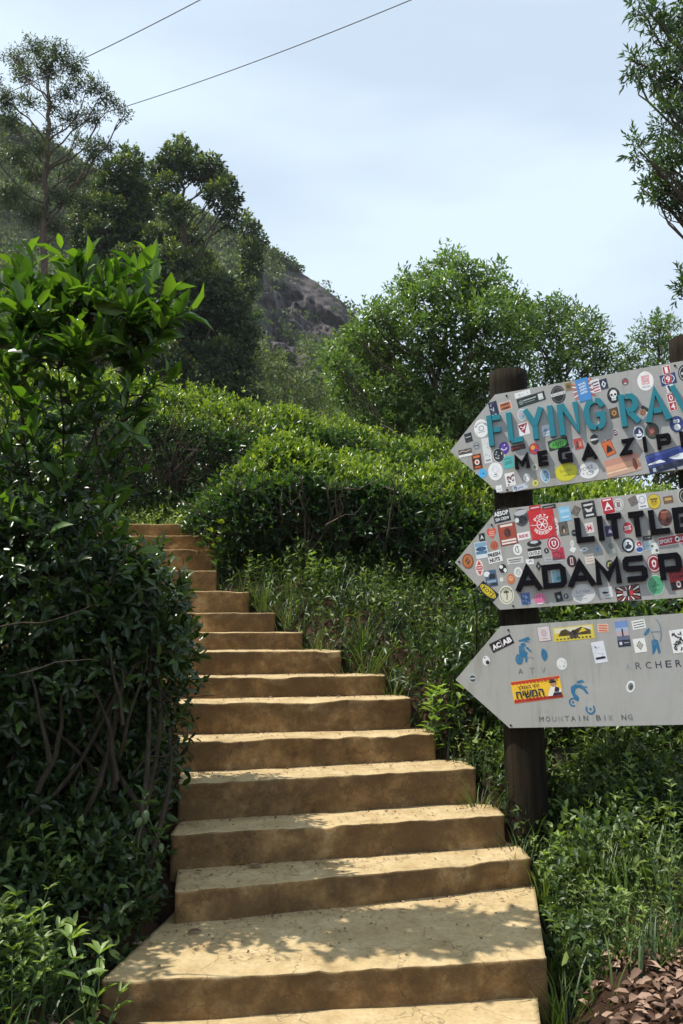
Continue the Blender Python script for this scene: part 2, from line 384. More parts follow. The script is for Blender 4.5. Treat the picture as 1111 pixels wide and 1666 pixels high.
nx_, ny_ = len(ax), len(ay); ii = np.arange(ny_ - 1)[:, None] * nx_ + np.arange(nx_ - 1)[None]
gf = np.stack([ii, ii + 1, ii + nx_ + 1, ii + nx_], -1).reshape(-1, 4)
g = link('ground', mesh_np('ground', np.stack([GX, GY, GZ], -1).reshape(-1, 3), gf, smooth=True), M['soil'])
tag(g, 'red brown soil ground sloping up beside the stairs', 'ground', kind='structure')

# ------------------------------------------------------------ staircase
stair = empty('staircase', (0, 3.2, float(steps[0][2])), 'long flight of worn dusty clay-coloured concrete steps curving uphill between bushes', 'stairs')
rng = np.random.RandomState(3)
for i, (L, R, z) in enumerate(steps):
    nL, nR = (steps[i + 1][0], steps[i + 1][1]) if i + 1 < len(steps) else (L + np.array([-.3, .6, 0]), R + np.array([-.3, .6, 0]))
    m = int(np.linalg.norm(R - L) / .018); t = np.linspace(0, 1, m)
    fr = L[None] + (R - L)[None] * t[:, None]
    tc_ = np.linspace(-1, 1, m)
    bow = .05 * (1 - tc_ ** 2) if i >= 9 else .012 * (1 - tc_ ** 2)
    dirx = unit(R - L); nrm = np.array([dirx[1], -dirx[0], 0])          # out of the riser, to the viewer
    if i <= 1:
        bl = nL + np.array([0, .35, 0]); br = nR + np.array([.0, .35, 0])
        bl[0] = nL[0] - (.0 if i == 1 else .45); br[0] = nR[0] + .02
        if i == 1: br = PZ(878, 1450, z) + np.array([.0, .12, 0])
    else:
        bl = nL * 1.0 + np.array([0, .25, 0]); br = nR * 1.0 + np.array([0, .25, 0])
        bl[0] = min(L[0], nL[0]) ; br[0] = R[0] - .02
    bk = bl[None] + (br - bl)[None] * t[:, None]
    h = .42
    prof = [(0, -h), (0, -.30), (0, -.24), (0, -.19), (0, -.15), (0, -.115), (0, -.08), (0, -.05), (0, -.024), (0, -.010), (-.002, -.003), (-.006, -.0005), (-.016, 0)]
    rows = []
    # worn profile: chips and dips along the lip
    n1 = fbm(np.stack([t * np.linalg.norm(R - L) * 3 + i * 9.1, t * 0 + i, t * 0], -1), 3)
    n2 = fbm(np.stack([t * np.linalg.norm(R - L) * 14 + i * 5.7, t * 0 + i, t * 0 + 3], -1), 3)
    chip = np.clip(fbm(np.stack([t * np.linalg.norm(R - L) * 5 + i * 3.3, t * 0 + 7, t * 0 + i], -1), 2) - .25, 0, 1)
    for (o, dz) in prof:
        dd = fbm(np.stack([t * 9 + i * 4, t * 0 + dz * 14, t * 0 + i], -1), 4) * .016
        q = fr + nrm[None] * (bow + o + dd + n1 * .012)[:, None]
        q[:, 2] = z + dz
        if dz > -.09:
            wgt = 1 + dz / .09
            q[:, 2] += (n1 * .006 + n2 * .006) * wgt - chip * .06 * wgt
            q[:, :2] -= nrm[None, :2] * (chip * .05 * wgt)[:, None]
        rows.append(q)
    first = rows[-1].copy()
    for s_ in (.04, .1, .2, .35, .5, .65, .8, .9, 1.0):
        q = first * (1 - s_) + bk * s_
        k_ = np.exp(-s_ * 8)
        q[:, 2] = z + (n1 * .006 + n2 * .006 - chip * .05) * k_ + .006 * fbm(np.stack([q[:, 0] * 6, q[:, 1] * 6, q[:, 0] * 0], -1), 3) * (1 - k_)
        rows.append(q)
    last = rows[-1].copy(); last[:, 2] = z - h; rows.append(last)
    A = np.array(rows); nr = len(rows); V = A.reshape(-1, 3).copy()
    ii = np.arange(nr - 1)[:, None] * m + np.arange(m - 1)[None]
    f = np.stack([ii, ii + 1, ii + m + 1, ii + m], -1).reshape(-1, 4)
    # end caps as strips from the outline to a centre line
    V = list(map(tuple, V)); f = list(map(tuple, f))
    for e, flip in ((0, False), (m - 1, True)):
        out_ = A[:, e, :]; cpt = out_.mean(0); jj = [k_ * m + e for k_ in range(nr)]
        V.append(tuple(cpt)); c_ = len(V) - 1
        for a_ in range(nr):
            b_ = (a_ + 1) % nr
            tri = (jj[a_], jj[b_], c_) if not flip else (jj[b_], jj[a_], c_)
            f.append(tri)
    me = bpy.data.meshes.new('step'); me.from_pydata([tuple(map(float, v)) for v in V], [], [tuple(map(int, q)) for q in f]); me.update()
    for p_ in me.polygons: p_.use_smooth = True
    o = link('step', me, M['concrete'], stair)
    if i == 1: o['label'] = 'wide bottom landing step with dappled shade'
# ------------------------------------------------------------ signpost
YAW = math.radians(23); TILT = math.radians(4.3)
bt = np.array([math.cos(YAW), -math.sin(YAW), 0]); bn = np.array([-math.sin(YAW), -math.cos(YAW), 0])
bu = bt * math.cos(TILT) + np.array([0, 0, 1]) * math.sin(TILT); bv = np.array([0, 0, 1]) * math.cos(TILT) - bt * math.sin(TILT)
post0 = P(859, 1330, 4.9); PR = .121
B0 = post0 + bn * (PR + .03)                      # a point of the front plane of the boards
def onb(px, py, off=0.0):
    r = ray(px, py); cp = np.array([0, 0, CZ]); t = np.dot(B0 + bn * off - cp, bn) / np.dot(r, bn); return cp + r * t
def uv(px, py):
    q = onb(px, py) - B0; return np.array([np.dot(q, bu), np.dot(q, bv)])
def bp(u, v, off=0.0): return B0 + bu * u + bv * v + bn * off
gz = float(ground(post0[0], post0[1])[0])
signpost = empty('signpost', (post0[0], post0[1], gz), 'wooden signpost of two round posts carrying three grey arrow boards covered in stickers', 'signpost')
def post(px, ytop, ybot, base, lean):
    top = P(px, ytop, base[1]); T_ = Tubes()
    zs = np.linspace(base[2] - .4, top[2], 40); x0 = base[0]
    pts = np.stack([x0 + (zs - base[2]) * lean, np.full(40, base[1]), zs], -1)
    k = 28; T_.add(pts, PR * (1 + .02 * vnoise(np.stack([zs * 3, zs * 0, zs * 0 + px], -1))), k)
    V = T_.V[0]; a = np.arctan2(V[:, 1] - base[1], V[:, 0] - x0); V[:, :2] += (.004 * vnoise(np.stack([np.cos(a) * 3, np.sin(a) * 3, V[:, 2] * .6], -1)))[:, None] * np.stack([np.cos(a), np.sin(a)], -1)
    # cap
    n0 = (39) * k; V = np.vstack([V, pts[-1] + [0, 0, .004]]); c_ = len(V) - 1
    f = list(map(tuple, T_.F[0].tolist())) + [(n0 + j, n0 + (j + 1) % k, c_) for j in range(k)]
    me = bpy.data.meshes.new('post'); me.from_pydata(V.tolist(), [], f); me.update()
    for p_ in me.polygons: p_.use_smooth = len(p_.vertices) == 4
    return link('post', me, M['post'], signpost)
post(851, 607, 1330, np.array([post0[0], post0[1], gz]), -.014)
q2 = onb(1145, 700); q2 = q2 - bn * (PR + .03)
post(1129, 552, 0, np.array([q2[0], q2[1], float(ground(q2[0], q2[1])[0])]), -.012)

def extrude_poly(uvs, off, th, V, Fc):
    """closed outline (counter-clockwise seen from the front) -> front face, back face, sides"""
    n = len(uvs); b = len(V)
    for (u, v) in uvs: V.append(tuple(bp(u, v, off + th)))
    for (u, v) in uvs: V.append(tuple(bp(u, v, off)))
    Fc.append(tuple(range(b, b + n))); Fc.append(tuple(reversed(range(b + n, b + 2 * n))))
    for i in range(n):
        j = (i + 1) % n; Fc.append((b + i, b + n + i, b + n + j, b + j))
boards = []
BD = [('top grey arrow board with teal raised letters', (732, 734), (805, 642), (812, 802), (1111, 587), (1111, 763)),
      ('middle grey arrow board with black raised letters', (740, 915), (809.5, 829), (813, 992), (1111, 795), (1111, 972)),
      ('bottom grey arrow board with painted sport figures', (741, 1106), (814, 1019), (829, 1184.5), (1111, 997.5), (1111, 1179))]
BP = []
for lab, tip, tl, bl, tr, br in BD:
    a, b_, c_, d_, e_ = [uv(*q) for q in (tip, tl, bl, tr, br)]
    ext = 2.2
    b2 = b_ + (d_ - b_) * (ext / (d_[0] - b_[0])); c2 = c_ + (e_ - c_) * (ext / (e_[0] - c_[0]))
    poly = [a, c_, c2, b2, b_]; V = []; Fc = []
    extrude_poly(poly, -.028, .028, V, Fc)
    me = bpy.data.meshes.new('sign_board'); me.from_pydata([tuple(map(float, v)) for v in V], [], Fc); me.update()
    o = link('sign_board', me, M['board'], signpost); o['label'] = lab; boards.append(o); BP.append(poly)
# screws
for bi, pts in enumerate([[(824, 644), (825, 797), (1098, 595), (1100, 762)], [(800, 854), (835, 986), (747, 914)], [(827, 1025), (831, 1180)]]):
    for (x, y) in pts:
        u0, v0 = uv(x, y); V = []; Fc = []
        extrude_poly([(u0 + .006 * math.cos(a), v0 + .006 * math.sin(a)) for a in np.arange(10) * .6283], .0005, .003, V, Fc)
        me = bpy.data.meshes.new('screw'); me.from_pydata([tuple(map(float, v)) for v in V], [], Fc)
        o = bpy.data.objects.new('screw', me); COL.objects.link(o); me.materials.append(M['post']); o.parent = boards[bi]

# ---- raised letters from strokes
G = {
 'F': [[(0, 0), (0, 1)], [(.28, .97), (1, .97)], [(.28, .5), (.92, .5)]], 'L': [[(0, 0.12), (0, 1)], [(.0, .03), (1, .03)]],
 'Y': [[(0, 1), (.48, .52)], [(1, 1), (.5, .42), (.5, 0)]], 'I': [[(.5, 0), (.5, 1)]],
 'N': [[(0, 0), (0, 1)], [(.2, 1), (1, 0), (1, 1)]],
 'G': [[(.62, 1), (.85, .97), (1, .83)], [(.5, 1), (.2, .93), (.02, .72), (0, .5), (.02, .28), (.2, .07), (.5, 0)], [(.62, 0), (.88, .07), (1, .2), (1, .48), (.6, .48)]],
 'R': [[(0, 0), (0, 1)], [(.26, 1), (.7, .98), (.92, .85), (.92, .62), (.72, .5), (.26, .48)], [(.42, .42), (1, 0)]],
 'A': [[(0, 0), (.5, 1), (1, 0)], [(.3, .28), (.72, .28)]], 'V': [[(0, 1), (.5, 0), (1, 1)]]}
GB = {
 'M': [[(0, 0), (0, 1), (.5, .22), (1, 1), (1, 0)]], 'E': [[(1, 1), (0, 1), (0, 0), (1, 0)], [(.25, .5), (.95, .5)]],
 'G': [[(1, 1), (.12, 1), (0, .85), (0, .15), (.12, 0), (1, 0), (1, .46), (.5, .46)]], 'A': [[(0, 0), (.5, 1), (1, 0)], [(.27, .27), (.73, .27)]],
 'Z': [[(0, 1), (1, 1), (0, 0), (1, 0)]], 'I': [[(.5, 0), (.5, 1)]], 'P': [[(0, 0), (0, 1), (.9, 1), (1, .88), (1, .46), (.9, .36), (.2, .36)]],
 'L': [[(0, 1), (0, 0), (1, 0)]], 'N': [[(0, 0), (0, 1), (1, 0), (1, 1)]], 'T': [[(0, 1), (1, 1)], [(.5, .86), (.5, 0)]],
 'D': [[(0, 0), (0, 1), (.85, 1), (1, .85), (1, .15), (.85, 0), (0, 0)]], 'S': [[(1, 1), (.1, 1), (0, .9), (0, .6), (.1, .52), (.9, .5), (1, .42), (1, .1), (.9, 0), (0, 0)]],
 'K': [[(0, 0), (0, 1)], [(1, 1), (.2, .5), (1, 0)]]}
def offset_line(pts, w, closed=False):
    p = np.array(pts, float); n = len(p); Ls, Rs = [], []
    closed = n > 2 and np.allclose(p[0], p[-1])
    if closed: p = p[:-1]; n -= 1
    for i in range(n):
        if closed: a = unit(p[i] - p[i - 1]); b = unit(p[(i + 1) % n] - p[i])
        else:
            a = unit(p[i] - p[i - 1]) if i else unit(p[1] - p[0]); b = unit(p[i + 1] - p[i]) if i < n - 1 else a
            if i == 0: a = b
        na = np.array([-a[1], a[0]]); nb = np.array([-b[1], b[0]]); m = na + nb
        mm = m / max(np.dot(m, m) / 2, .32)
        Ls.append(p[i] + mm * w / 2); Rs.append(p[i] - mm * w / 2)
    return Ls, Rs, closed
def letter(ch, glyphs, x0, x1, yt, yb, wpx, mat, board, th=.020, name='letter'):
    a = uv(x0, yb); t_ = uv(x0, yt); h = t_[1] - a[1]; sl = (uv(x1, yb)[0] - a[0]); w = wpx * 4.75 / F
    V, Fc = [], []
    u0 = a[0] + w / 2; uw = max(sl - w, 0.0001); v0 = a[1] + w / 2; vh = h - w
    if ch == 'I': u0 = a[0] + sl / 2 - .0; 
    for si, st in enumerate(glyphs[ch]):
        pts = []
        for (x, y) in st:
            pts.append((u0 + (x - .5) * 0 if ch == 'I' else u0 + x * uw, v0 + y * vh))
        ends = np.array(pts)
        if not np.allclose(ends[0], ends[-1]):        # square the free ends where the stroke is vertical at its end
            for e, o_ in ((0, 1), (-1, -2)):
                dv = unit(ends[e] - ends[o_])
                if abs(dv[1]) > .85: ends[e] = ends[e] + dv * w / 2
        Ls, Rs, closed = offset_line(ends, w); n = len(Ls); off = .0006; t2 = th - .0007 * si; b = len(V)
        for q in Rs + Ls: V.append(tuple(bp(q[0], q[1], off + t2)))
        for q in Rs + Ls: V.append(tuple(bp(q[0], q[1], off)))
        seg = n if closed else n - 1
        for i in range(seg):
            j = (i + 1) % n
            Fc.append((b + i, b + j, b + n + j, b + n + i))
            Fc.append((b + 2 * n + i, b + 3 * n + i, b + 3 * n + j, b + 2 * n + j))
            Fc.append((b + i, b + 2 * n + i, b + 2 * n + j, b + j))
            Fc.append((b + n + i, b + n + j, b + 3 * n + j, b + 3 * n + i))
        if not closed:
            for i in (0, n - 1): Fc.append((b + i, b + n + i, b + 3 * n + i, b + 2 * n + i))
    me = bpy.data.meshes.new(name); me.from_pydata([tuple(map(float, v)) for v in V], [], Fc); me.update()
    me.materials.append(mat); o = bpy.data.objects.new(name, me); COL.objects.link(o); o.parent = board
    return o
for ch, x0, x1, yt, yb in [('F', 797, 824, 677, 727), ('L', 829, 857, 672, 724), ('Y', 858, 889, 667, 718), ('I', 895, 906, 661, 712), ('N', 912, 947, 659, 710),
        ('G', 954, 989, 651, 704), ('R', 1012, 1046, 643, 696), ('A', 1052, 1093, 634, 689), ('V', 1097, 1136, 628, 681), ('A', 1139, 1180, 621, 675), ('N', 1188, 1226, 613, 668), ('A', 1232, 1274, 606, 662)]:
    letter(ch, G, x0, x1, yt, yb, 8.6, M['teal'], boards[0])
for ch, x0, x1, yt, yb in [('M', 839, 863, 741, 764), ('E', 877, 896, 735, 759), ('G', 910, 933, 730.5, 754.5), ('A', 948, 973, 725, 750), ('Z', 1011, 1033, 716, 741), ('I', 1048, 1054, 711.5, 735.5),
        ('P', 1070, 1094, 708, 732), ('L', 1108, 1130, 703, 728), ('I', 1146, 1152, 699, 723), ('N', 1166, 1192, 695, 720), ('E', 1206, 1230, 690, 716)]:
    letter(ch, GB, x0, x1, yt, yb, 5.6, M['black'], boards[0])
for ch, x0, x1, yt, yb in [('L', 939, 973, 843, 884), ('I', 975, 984.5, 840, 880), ('T', 986, 1020, 837, 878), ('T', 1022, 1057, 834, 875), ('L', 1059, 1096, 830.5, 871), ('E', 1098, 1136, 826.5, 868),
        ('A', 841, 883, 923, 963), ('D', 885, 924, 919.5, 958.5), ('A', 926, 970, 914.5, 956), ('M', 971, 1013, 910, 952), ('S', 1017, 1056, 906, 948), ('P', 1075, 1113, 901.5, 944),
        ('E', 1120, 1156, 896, 939), ('A', 1158, 1202, 891, 935), ('K', 1206, 1246, 886, 930)]:
    letter(ch, GB, x0, x1, yt, yb, 8.4, M['black'], boards[1])

# ---- flat print and stickers
_tc = {}
def text_mesh(s, bold=0.0):
    if (s, bold) in _tc: return _tc[(s, bold)]
    cu = bpy.data.curves.new('t', 'FONT'); cu.body = s; cu.size = 1; cu.align_x = 'CENTER'; cu.align_y = 'CENTER'; cu.resolution_u = 2; cu.offset = bold
    ob = bpy.data.objects.new('t', cu); me = bpy.data.meshes.new_from_object(ob)
    V = [tuple(v.co) for v in me.vertices]; Fc = [tuple(p.vertices) for p in me.polygons]
    bpy.data.objects.remove(ob); bpy.data.curves.remove(cu); bpy.data.meshes.remove(me)
    if V:
        a = np.array(V); w = a[:, 0].max() - a[:, 0].min(); h = a[:, 1].max() - a[:, 1].min(); c = (a.max(0) + a.min(0)) / 2
        V = [((v[0] - c[0]), (v[1] - c[1])) for v in V]
    else: w = h = 1
    _tc[(s, bold)] = (V, Fc, w, h); return _tc[(s, bold)]
class Dec:
    """flat artwork in photo pixels around (cx,cy), laid on the board plane"""
    def __init__(s, cx, cy, rot=0):
        s.c = uv(cx, cy); e = uv(cx + 1, cy)[0] - s.c[0]; f = uv(cx, cy - 1)[1] - s.c[1]; s.sx, s.sy = e, f
        s.r = math.radians(rot); s.V = []; s.F = []; s.C = []; s.k = 0; s.area = 0
    def pt(s, x, y, lift):
        x2 = x * math.cos(s.r) - y * math.sin(s.r); y2 = x * math.sin(s.r) + y * math.cos(s.r)
        return tuple(float(q) for q in bp(s.c[0] + x2 * s.sx, s.c[1] + y2 * s.sy, lift))
    def poly(s, pts, col):
        s.k += 1; b = len(s.V); l = .0006 + .00009 * s.k
        s.V += [s.pt(x, y, l) for x, y in pts]; s.F.append(tuple(range(b, b + len(pts)))); s.C.append(srgb(col)); return s
    def rect(s, x, y, w, h, col, a=0):
        ca, sa = math.cos(math.radians(a)), math.sin(math.radians(a))
        return s.poly([(x + i * w / 2 * ca - j * h / 2 * sa, y + i * w / 2 * sa + j * h / 2 * ca) for i, j in ((-1, -1), (1, -1), (1, 1), (-1, 1))], col)
    def ell(s, x, y, w, h, col, n=26, a0=0, a1=360):
        full = a1 - a0 >= 360
        an = np.radians(np.linspace(a0, a1, n, endpoint=not full)); return s.poly([(x + w / 2 * math.cos(a), y + h / 2 * math.sin(a)) for a in an], col)
    def line(s, pts, w, col):
        L_, R_, cl = offset_line(pts, w); s.k += 1; l = .0006 + .00009 * s.k; b = len(s.V); n = len(L_)
        s.V += [s.pt(q[0], q[1], l) for q in R_ + L_]
        for i in range(n if cl else n - 1):
            j = (i + 1) % n; s.F.append((b + i, b + j, b + n + j, b + n + i)); s.C.append(srgb(col))
        return s
    def ring(s, x, y, w, h, t, col, a0=0, a1=360):
        an = np.radians(np.linspace(a0, a1, 25)); return s.line([(x + w / 2 * math.cos(a), y + h / 2 * math.sin(a)) for a in an], t, col)
    def text(s, st, x, y, w, h, col, bold=.0, a=0):
        V, Fc, tw, thh = text_mesh(st, bold); s.k += 1; l = .0006 + .00009 * s.k; b = len(s.V)
        ca, sa = math.cos(math.radians(a)), math.sin(math.radians(a))
        for q in V:
            X, Y = q[0] * w / tw, q[1] * h / thh; s.V.append(s.pt(x + X * ca - Y * sa, y + X * sa + Y * ca, l))
        for f in Fc: s.F.append(tuple(b + i for i in f)); s.C.append(srgb(col))
        return s
    def arc_text(s, st, r, h, col, a0, a1, up=True, rx=1.0):
        n = len(st)
        for i, ch in enumerate(st):
            if ch == ' ': continue
            a = math.radians(a0 + (a1 - a0) * (i + .5) / n)
            s.text(ch, r * rx * math.cos(a), r * math.sin(a), h * .8, h, col, .02, math.degrees(a) + (-90 if up else 90)); s.k -= 1
        s.k += 1; return s
    def mesh(s, name):
        me = bpy.data.meshes.new(name); me.from_pydata(s.V, [], s.F)
        at = me.color_attributes.new('Col', 'FLOAT_COLOR', 'CORNER')
        cols = np.concatenate([np.tile([*c, 1.0], (len(f), 1)) for c, f in zip(s.C, s.F)]).astype(np.float32)
        at.data.foreach_set('color', cols.ravel()); me.update(); me.materials.append(M['vinyl']); return me
def put(dec, board, name, label=None):
    o = bpy.data.objects.new(name, dec.mesh(name)); COL.objects.link(o); o.parent = boards[board]
    if label: o['label'] = label
    return o
STK = []
def stk(board, label, cx, cy, w, h, rot=0, col='e8e8e6', shape='r', edge=None, art=()):
    d = Dec(cx, cy, rot)
    if edge: (d.rect if shape == 'r' else d.ell)(0, 0, w, h, edge); w2, h2 = w - 1.8, h - 1.8
    else: w2, h2 = w, h
    if shape == 'r': d.rect(0, 0, w2, h2, col)
    elif shape == 'c': d.ell(0, 0, w2, h2, col)
    elif shape == 'd': d.poly([(0, -h2 / 2), (w2 / 2, 0), (0, h2 / 2), (-w2 / 2, 0)], col)
    elif shape == 'h': d.poly([(0, -h / 2), (w / 2, h * .1), (w * .45, h * .38), (w * .25, h / 2), (0, h * .3), (-w * .25, h / 2), (-w * .45, h * .38), (-w / 2, h * .1)], col)
    for op in art: getattr(d, op[0])(*op[1:])
    STK.append((w * h, board, label, d))
def scrib(seed, w, h, col, n=7, t=1.0):
    r = random.Random(seed); L = []
    for _ in range(n):
        x, y = r.uniform(-w / 2, w / 2), r.uniform(-h / 2, h / 2); a = r.uniform(0, 6.28); l = r.uniform(.15, .4) * min(w, h)
        x1 = max(-w / 2, min(w / 2, x + l * math.cos(a))); y1 = max(-h / 2, min(h / 2, y + l * math.sin(a)))
        L.append(('line', [(x, y), ((x + x1) / 2 + 1, (y + y1) / 2 - .6), (x1 + .1, y1)], t, col))
    return L
def bars(w, ys, t, col, a=0): return [('rect', 0, y, w, t, col, a) for y in ys]
A_ = lambda *a: a
R1 = 7
B = 0
stk(B, 'navy sticker with white scribble', 803, 665, 14, 24, R1, '16213f', art=scrib(1, 11, 20, 'c8d4e4', 9))
stk(B, 'brown and orange framed sticker', 822, 661, 20, 14, R1, 'c06a35', edge='e9e3da', art=bars(13, (3, -3), 3, '5a2716'))
stk(B, 'white round sticker with circular lettering', 783, 697, 24, 30, 0, 'f0f0ef', 'c', art=[A_('arc_text', 'MOUNTAIN', 9.5, 3, '555555', 165, 15), A_('ring', 0, 0, 8, 8, 1, '777777'), A_('rect', 0, -6, 10, 1, '999999')])
stk(B, 'small black sticker with grey band', 762, 712, 12, 15, R1, '15161a', art=bars(9, (1,), 2, '9aa0a4'))
stk(B, 'small panorama photo sticker', 757, 737, 22, 13, 3, '57473f', art=[A_('rect', 0, -4, 22, 4, 'f0eee8'), A_('line', [(-10, 2), (-4, 4), (2, 2), (9, 4)], 1, 'd8d2c8')])
stk(B, 'small grey round badge', 775, 725, 12, 14, 0, 'a6a7ab', 'c', art=[A_('ring', 0, 0, 9, 10, 1, '555a63'), A_('rect', 0, 0, 7, 2, '484d56')])
stk(B, 'tall white sticker', 792, 733, 13, 42, 3, 'dcdedd', art=scrib(5, 7, 26, '8c98a8', 6, .8) + bars(8, (-16,), 1.5, '666a70'))
stk(B, 'dark orange crest sticker', 776, 751, 16, 25, 3, '2a1710', edge='9c4a20', art=[A_('rect', 0, 8, 11, 4, 'd9702c'), A_('ell', 0, -1, 8, 9, 'efe7dd'), A_('ell', 0, -1, 4, 5, 'c22a2a'), A_('rect', 0, -9, 10, 3, 'c96027')])
stk(B, 'purple round sticker with white curve', 820, 729, 17, 20, 0, '51309a', 'c', art=[A_('ring', 0, 1, 9, 8, 1.4, 'ece6f6', 190, 350), A_('ell', 1, 5, 2, 2, 'ffffff')])
stk(B, 'white and black oval sticker', 811, 741, 19, 24, 10, '292a2d', 'c', edge='eeeeee', art=scrib(8, 11, 15, 'e2e2e2', 10, 1.1))
stk(B, 'turquoise square sticker', 827, 752, 18, 20, 4, '4fb7b3', art=bars(12, (6,), 1.4, '1d6d72') + bars(12, (1, -2), 1.3, '1d6d72', 5))
stk(B, 'sky blue round sticker', 785, 770, 14, 15, 0, '4fb0e6', 'c', art=scrib(9, 7, 4, '1a4f94', 4, 1.2))
stk(B, 'plain white round sticker', 806, 767, 24, 30, 0, 'f0f1f1', 'c', art=[A_('rect', 0, -5, 5, 1.4, '3c4a48'), A_('ring', 0, 3, 9, 11, .7, 'c8cacc'), A_('rect', 0, -8, 9, .8, '999999')])
stk(B, 'white sticker with maroon figure', 830, 780, 16, 22, 4, 'efeceb', art=scrib(11, 11, 16, '5d2236', 16, 1.8))
stk(B, 'small blank white square', 812, 795, 10, 11, 4, 'eceeee', art=bars(6, (-1,), 1, 'aaaaaa'))
stk(B, 'white strip with blue scrawl', 846, 793, 25, 9, 6, 'c3cbd6', art=scrib(12, 20, 7, '2c4784', 9, 1.3))
stk(B, 'grey olive round sticker', 870, 760, 12, 15, 0, 'a9aa98', 'c', art=[A_('ring', 0, 0, 8, 9, 1, 'e0e0d8'), A_('ell', 0, 0, 4, 5, '767a68')])
stk(B, 'small white round sticker', 857, 777, 12, 14, 0, 'ebebea', 'c', art=scrib(14, 6, 7, '8b8f94', 5, .9))
stk(B, 'small olive yellow round sticker', 871, 786, 11, 13, 0, 'b9b448', 'c', art=[A_('ring', 0, 0, 7, 8, 1, 'e7e4a0'), A_('ell', 0, 0, 3, 4, '7c8030')])
stk(B, 'pale blue oval sticker', 887, 774, 15, 24, 8, '8fb9cf', 'c', edge='eef2f4', art=scrib(15, 8, 15, '2f5876', 9, 1.3))
stk(B, 'red yellow round sticker', 869, 730, 17, 19, 0, 'c0392e', 'c', edge='7c3f72', art=[A_('ell', -2, 2, 7, 7, 'e8a23a'), A_('ell', 2, -3, 6, 5, '5b3f8f')])
stk(B, 'dark red and black strip', 843, 728, 24, 9, 4, '3a1d1f', art=[A_('rect', -4, 0, 14, 3, '8d2c2c')])
stk(B, 'white and crimson crest sticker', 852, 698, 18, 20, 6, 'efe9ea', art=[A_('poly', [(-8, 8), (8, 9), (4, 1), (0, -8), (-5, -2)], '8e2036'), A_('line', [(-5, 5), (0, 2), (4, 6)], 1.4, 'f0e8ea'), A_('line', [(-4, -1), (0, 0), (3, 3)], 1.2, 'f0e8ea')])
stk(B, 'pearly oval sticker', 849, 675, 14, 19, 0, '9db6c4', 'c', edge='eef0f0', art=[A_('ell', -2, 2, 6, 8, 'c9a9b8'), A_('ell', 2, -3, 5, 6, '7fa7b7')])
stk(B, 'white paper label at the top edge', 850, 641, 26, 9, R1, 'e6e8e8', art=scrib(20, 18, 3, '8b8f94', 8, .8))
stk(B, 'long black sticker with white square', 864, 650, 47, 15, R1 + 1, '14201f', edge='2c3a36', art=[A_('rect', 16, 0, 8, 10, 'd9dcd8'), A_('ell', -17, 0, 8, 8, '6d7f78'), A_('rect', -2, 2, 22, 2, 'aeb8b2'), A_('rect', -3, -2, 18, 1.2, '8b9690')])
stk(B, 'black round sticker with white band', 908, 642, 24, 30, 6, '191718', 'c', art=[A_('rect', 0, 1, 23, 5, 'dfdfdd'), A_('text', 'HOLIDAYS', 0, 1, 19, 3.2, '333333'), A_('ring', 0, 0, 19, 24, .8, '777777')])
stk(B, 'green oval sticker reading KOT3 on black', 908, 722, 33, 17, 7, '16241a', art=[A_('ell', 0, 0, 29, 14, '5fc04e'), A_('ell', 0, 0, 26, 11.5, '173a1c'), A_('ell', 0, 0, 24.5, 10.5, '5fc04e'), A_('text', 'KOT3', 0, 0, 19, 6, '0c1c0e', .03)])
stk(B, 'pale blue mountain sticker', 890, 700, 17, 18, 5, 'cbd3dc', art=[A_('poly', [(-8, -2), (-3, 4), (0, 1), (4, 5), (8, -1)], '7f93ad'), A_('rect', 0, -5, 14, 2, 'a9b3bf')])
stk(B, 'small gold square sticker', 925, 629, 11, 13, 6, '8a713a', art=[A_('ell', 0, 0, 6, 7, '5a4722')])
d = []
for k in range(7):
    y = 14 - k * 4.6; d += [A_('line', [(-8, y * .6), (-17, y * 1.05 + (k - 3) * .4)], 1.8, 'efe9e9' if k % 2 else 'd9603f'), A_('line', [(8, y * .6), (17, y * 1.05)], 1.8, 'f2eeee' if k % 2 else 'c84d44')]
stk(B, 'blue sticker with white lines and red rays', 949, 634, 21, 38, 6, '3f86c8', art=d + [A_('rect', 0, 0, 20.8, 37, '4289cb')] + [A_('text', tx, 0, y, 12, 3.2, 'f2f6fa', .03, 6) for tx, y in (('ROYAL', 10), ('ADVENT', 5), ('CREW', 0), ('UNITED', -5))])
stk(B, 'white and red text sticker beside the blue one', 969, 628, 15, 22, 6, 'e6e2e4', art=bars(11, (6, 1), 2.2, '31405f', 4) + bars(11, (-3, -8), 2, 'b5323f', 4))
stk(B, 'navy square sticker with white diamond', 982, 625, 13, 17, 6, '1b2440', art=[A_('poly', [(0, -6), (4, 0), (0, 6), (-4, 0)], 'dfe4ec'), A_('poly', [(0, -3), (2, 0), (0, 3), (-2, 0)], '1b2440')])
stk(B, 'black round skull sticker', 998, 643, 21, 26, 0, '121214', 'c', art=[A_('ell', 0, 2, 12, 14, 'e9e9e7'), A_('rect', 0, -6, 7, 5, 'e9e9e7'), A_('ell', -3, 1, 4, 4, '111111'), A_('ell', 3, 1, 4, 4, '111111'), A_('poly', [(0, -3), (1.2, -1), (-1.2, -1)], '111111'), A_('line', [(-2.5, -6), (2.5, -6)], .8, '222222')])
stk(B, 'brown square sticker', 999, 672, 14, 17, 5, '5c3f1f', edge='24201c', art=[A_('ell', 0, 0, 8, 9, 'b88a48'), A_('ell', 0, 0, 3.5, 4, '3a2715')])
stk(B, 'small dark red and grey round sticker', 1017, 621, 11, 12, 0, '6a4b4c', 'c', art=[A_('ell', 0, 1, 6, 5, 'a33a38'), A_('ell', 0, -3, 5, 3, 'c8c4c0')])
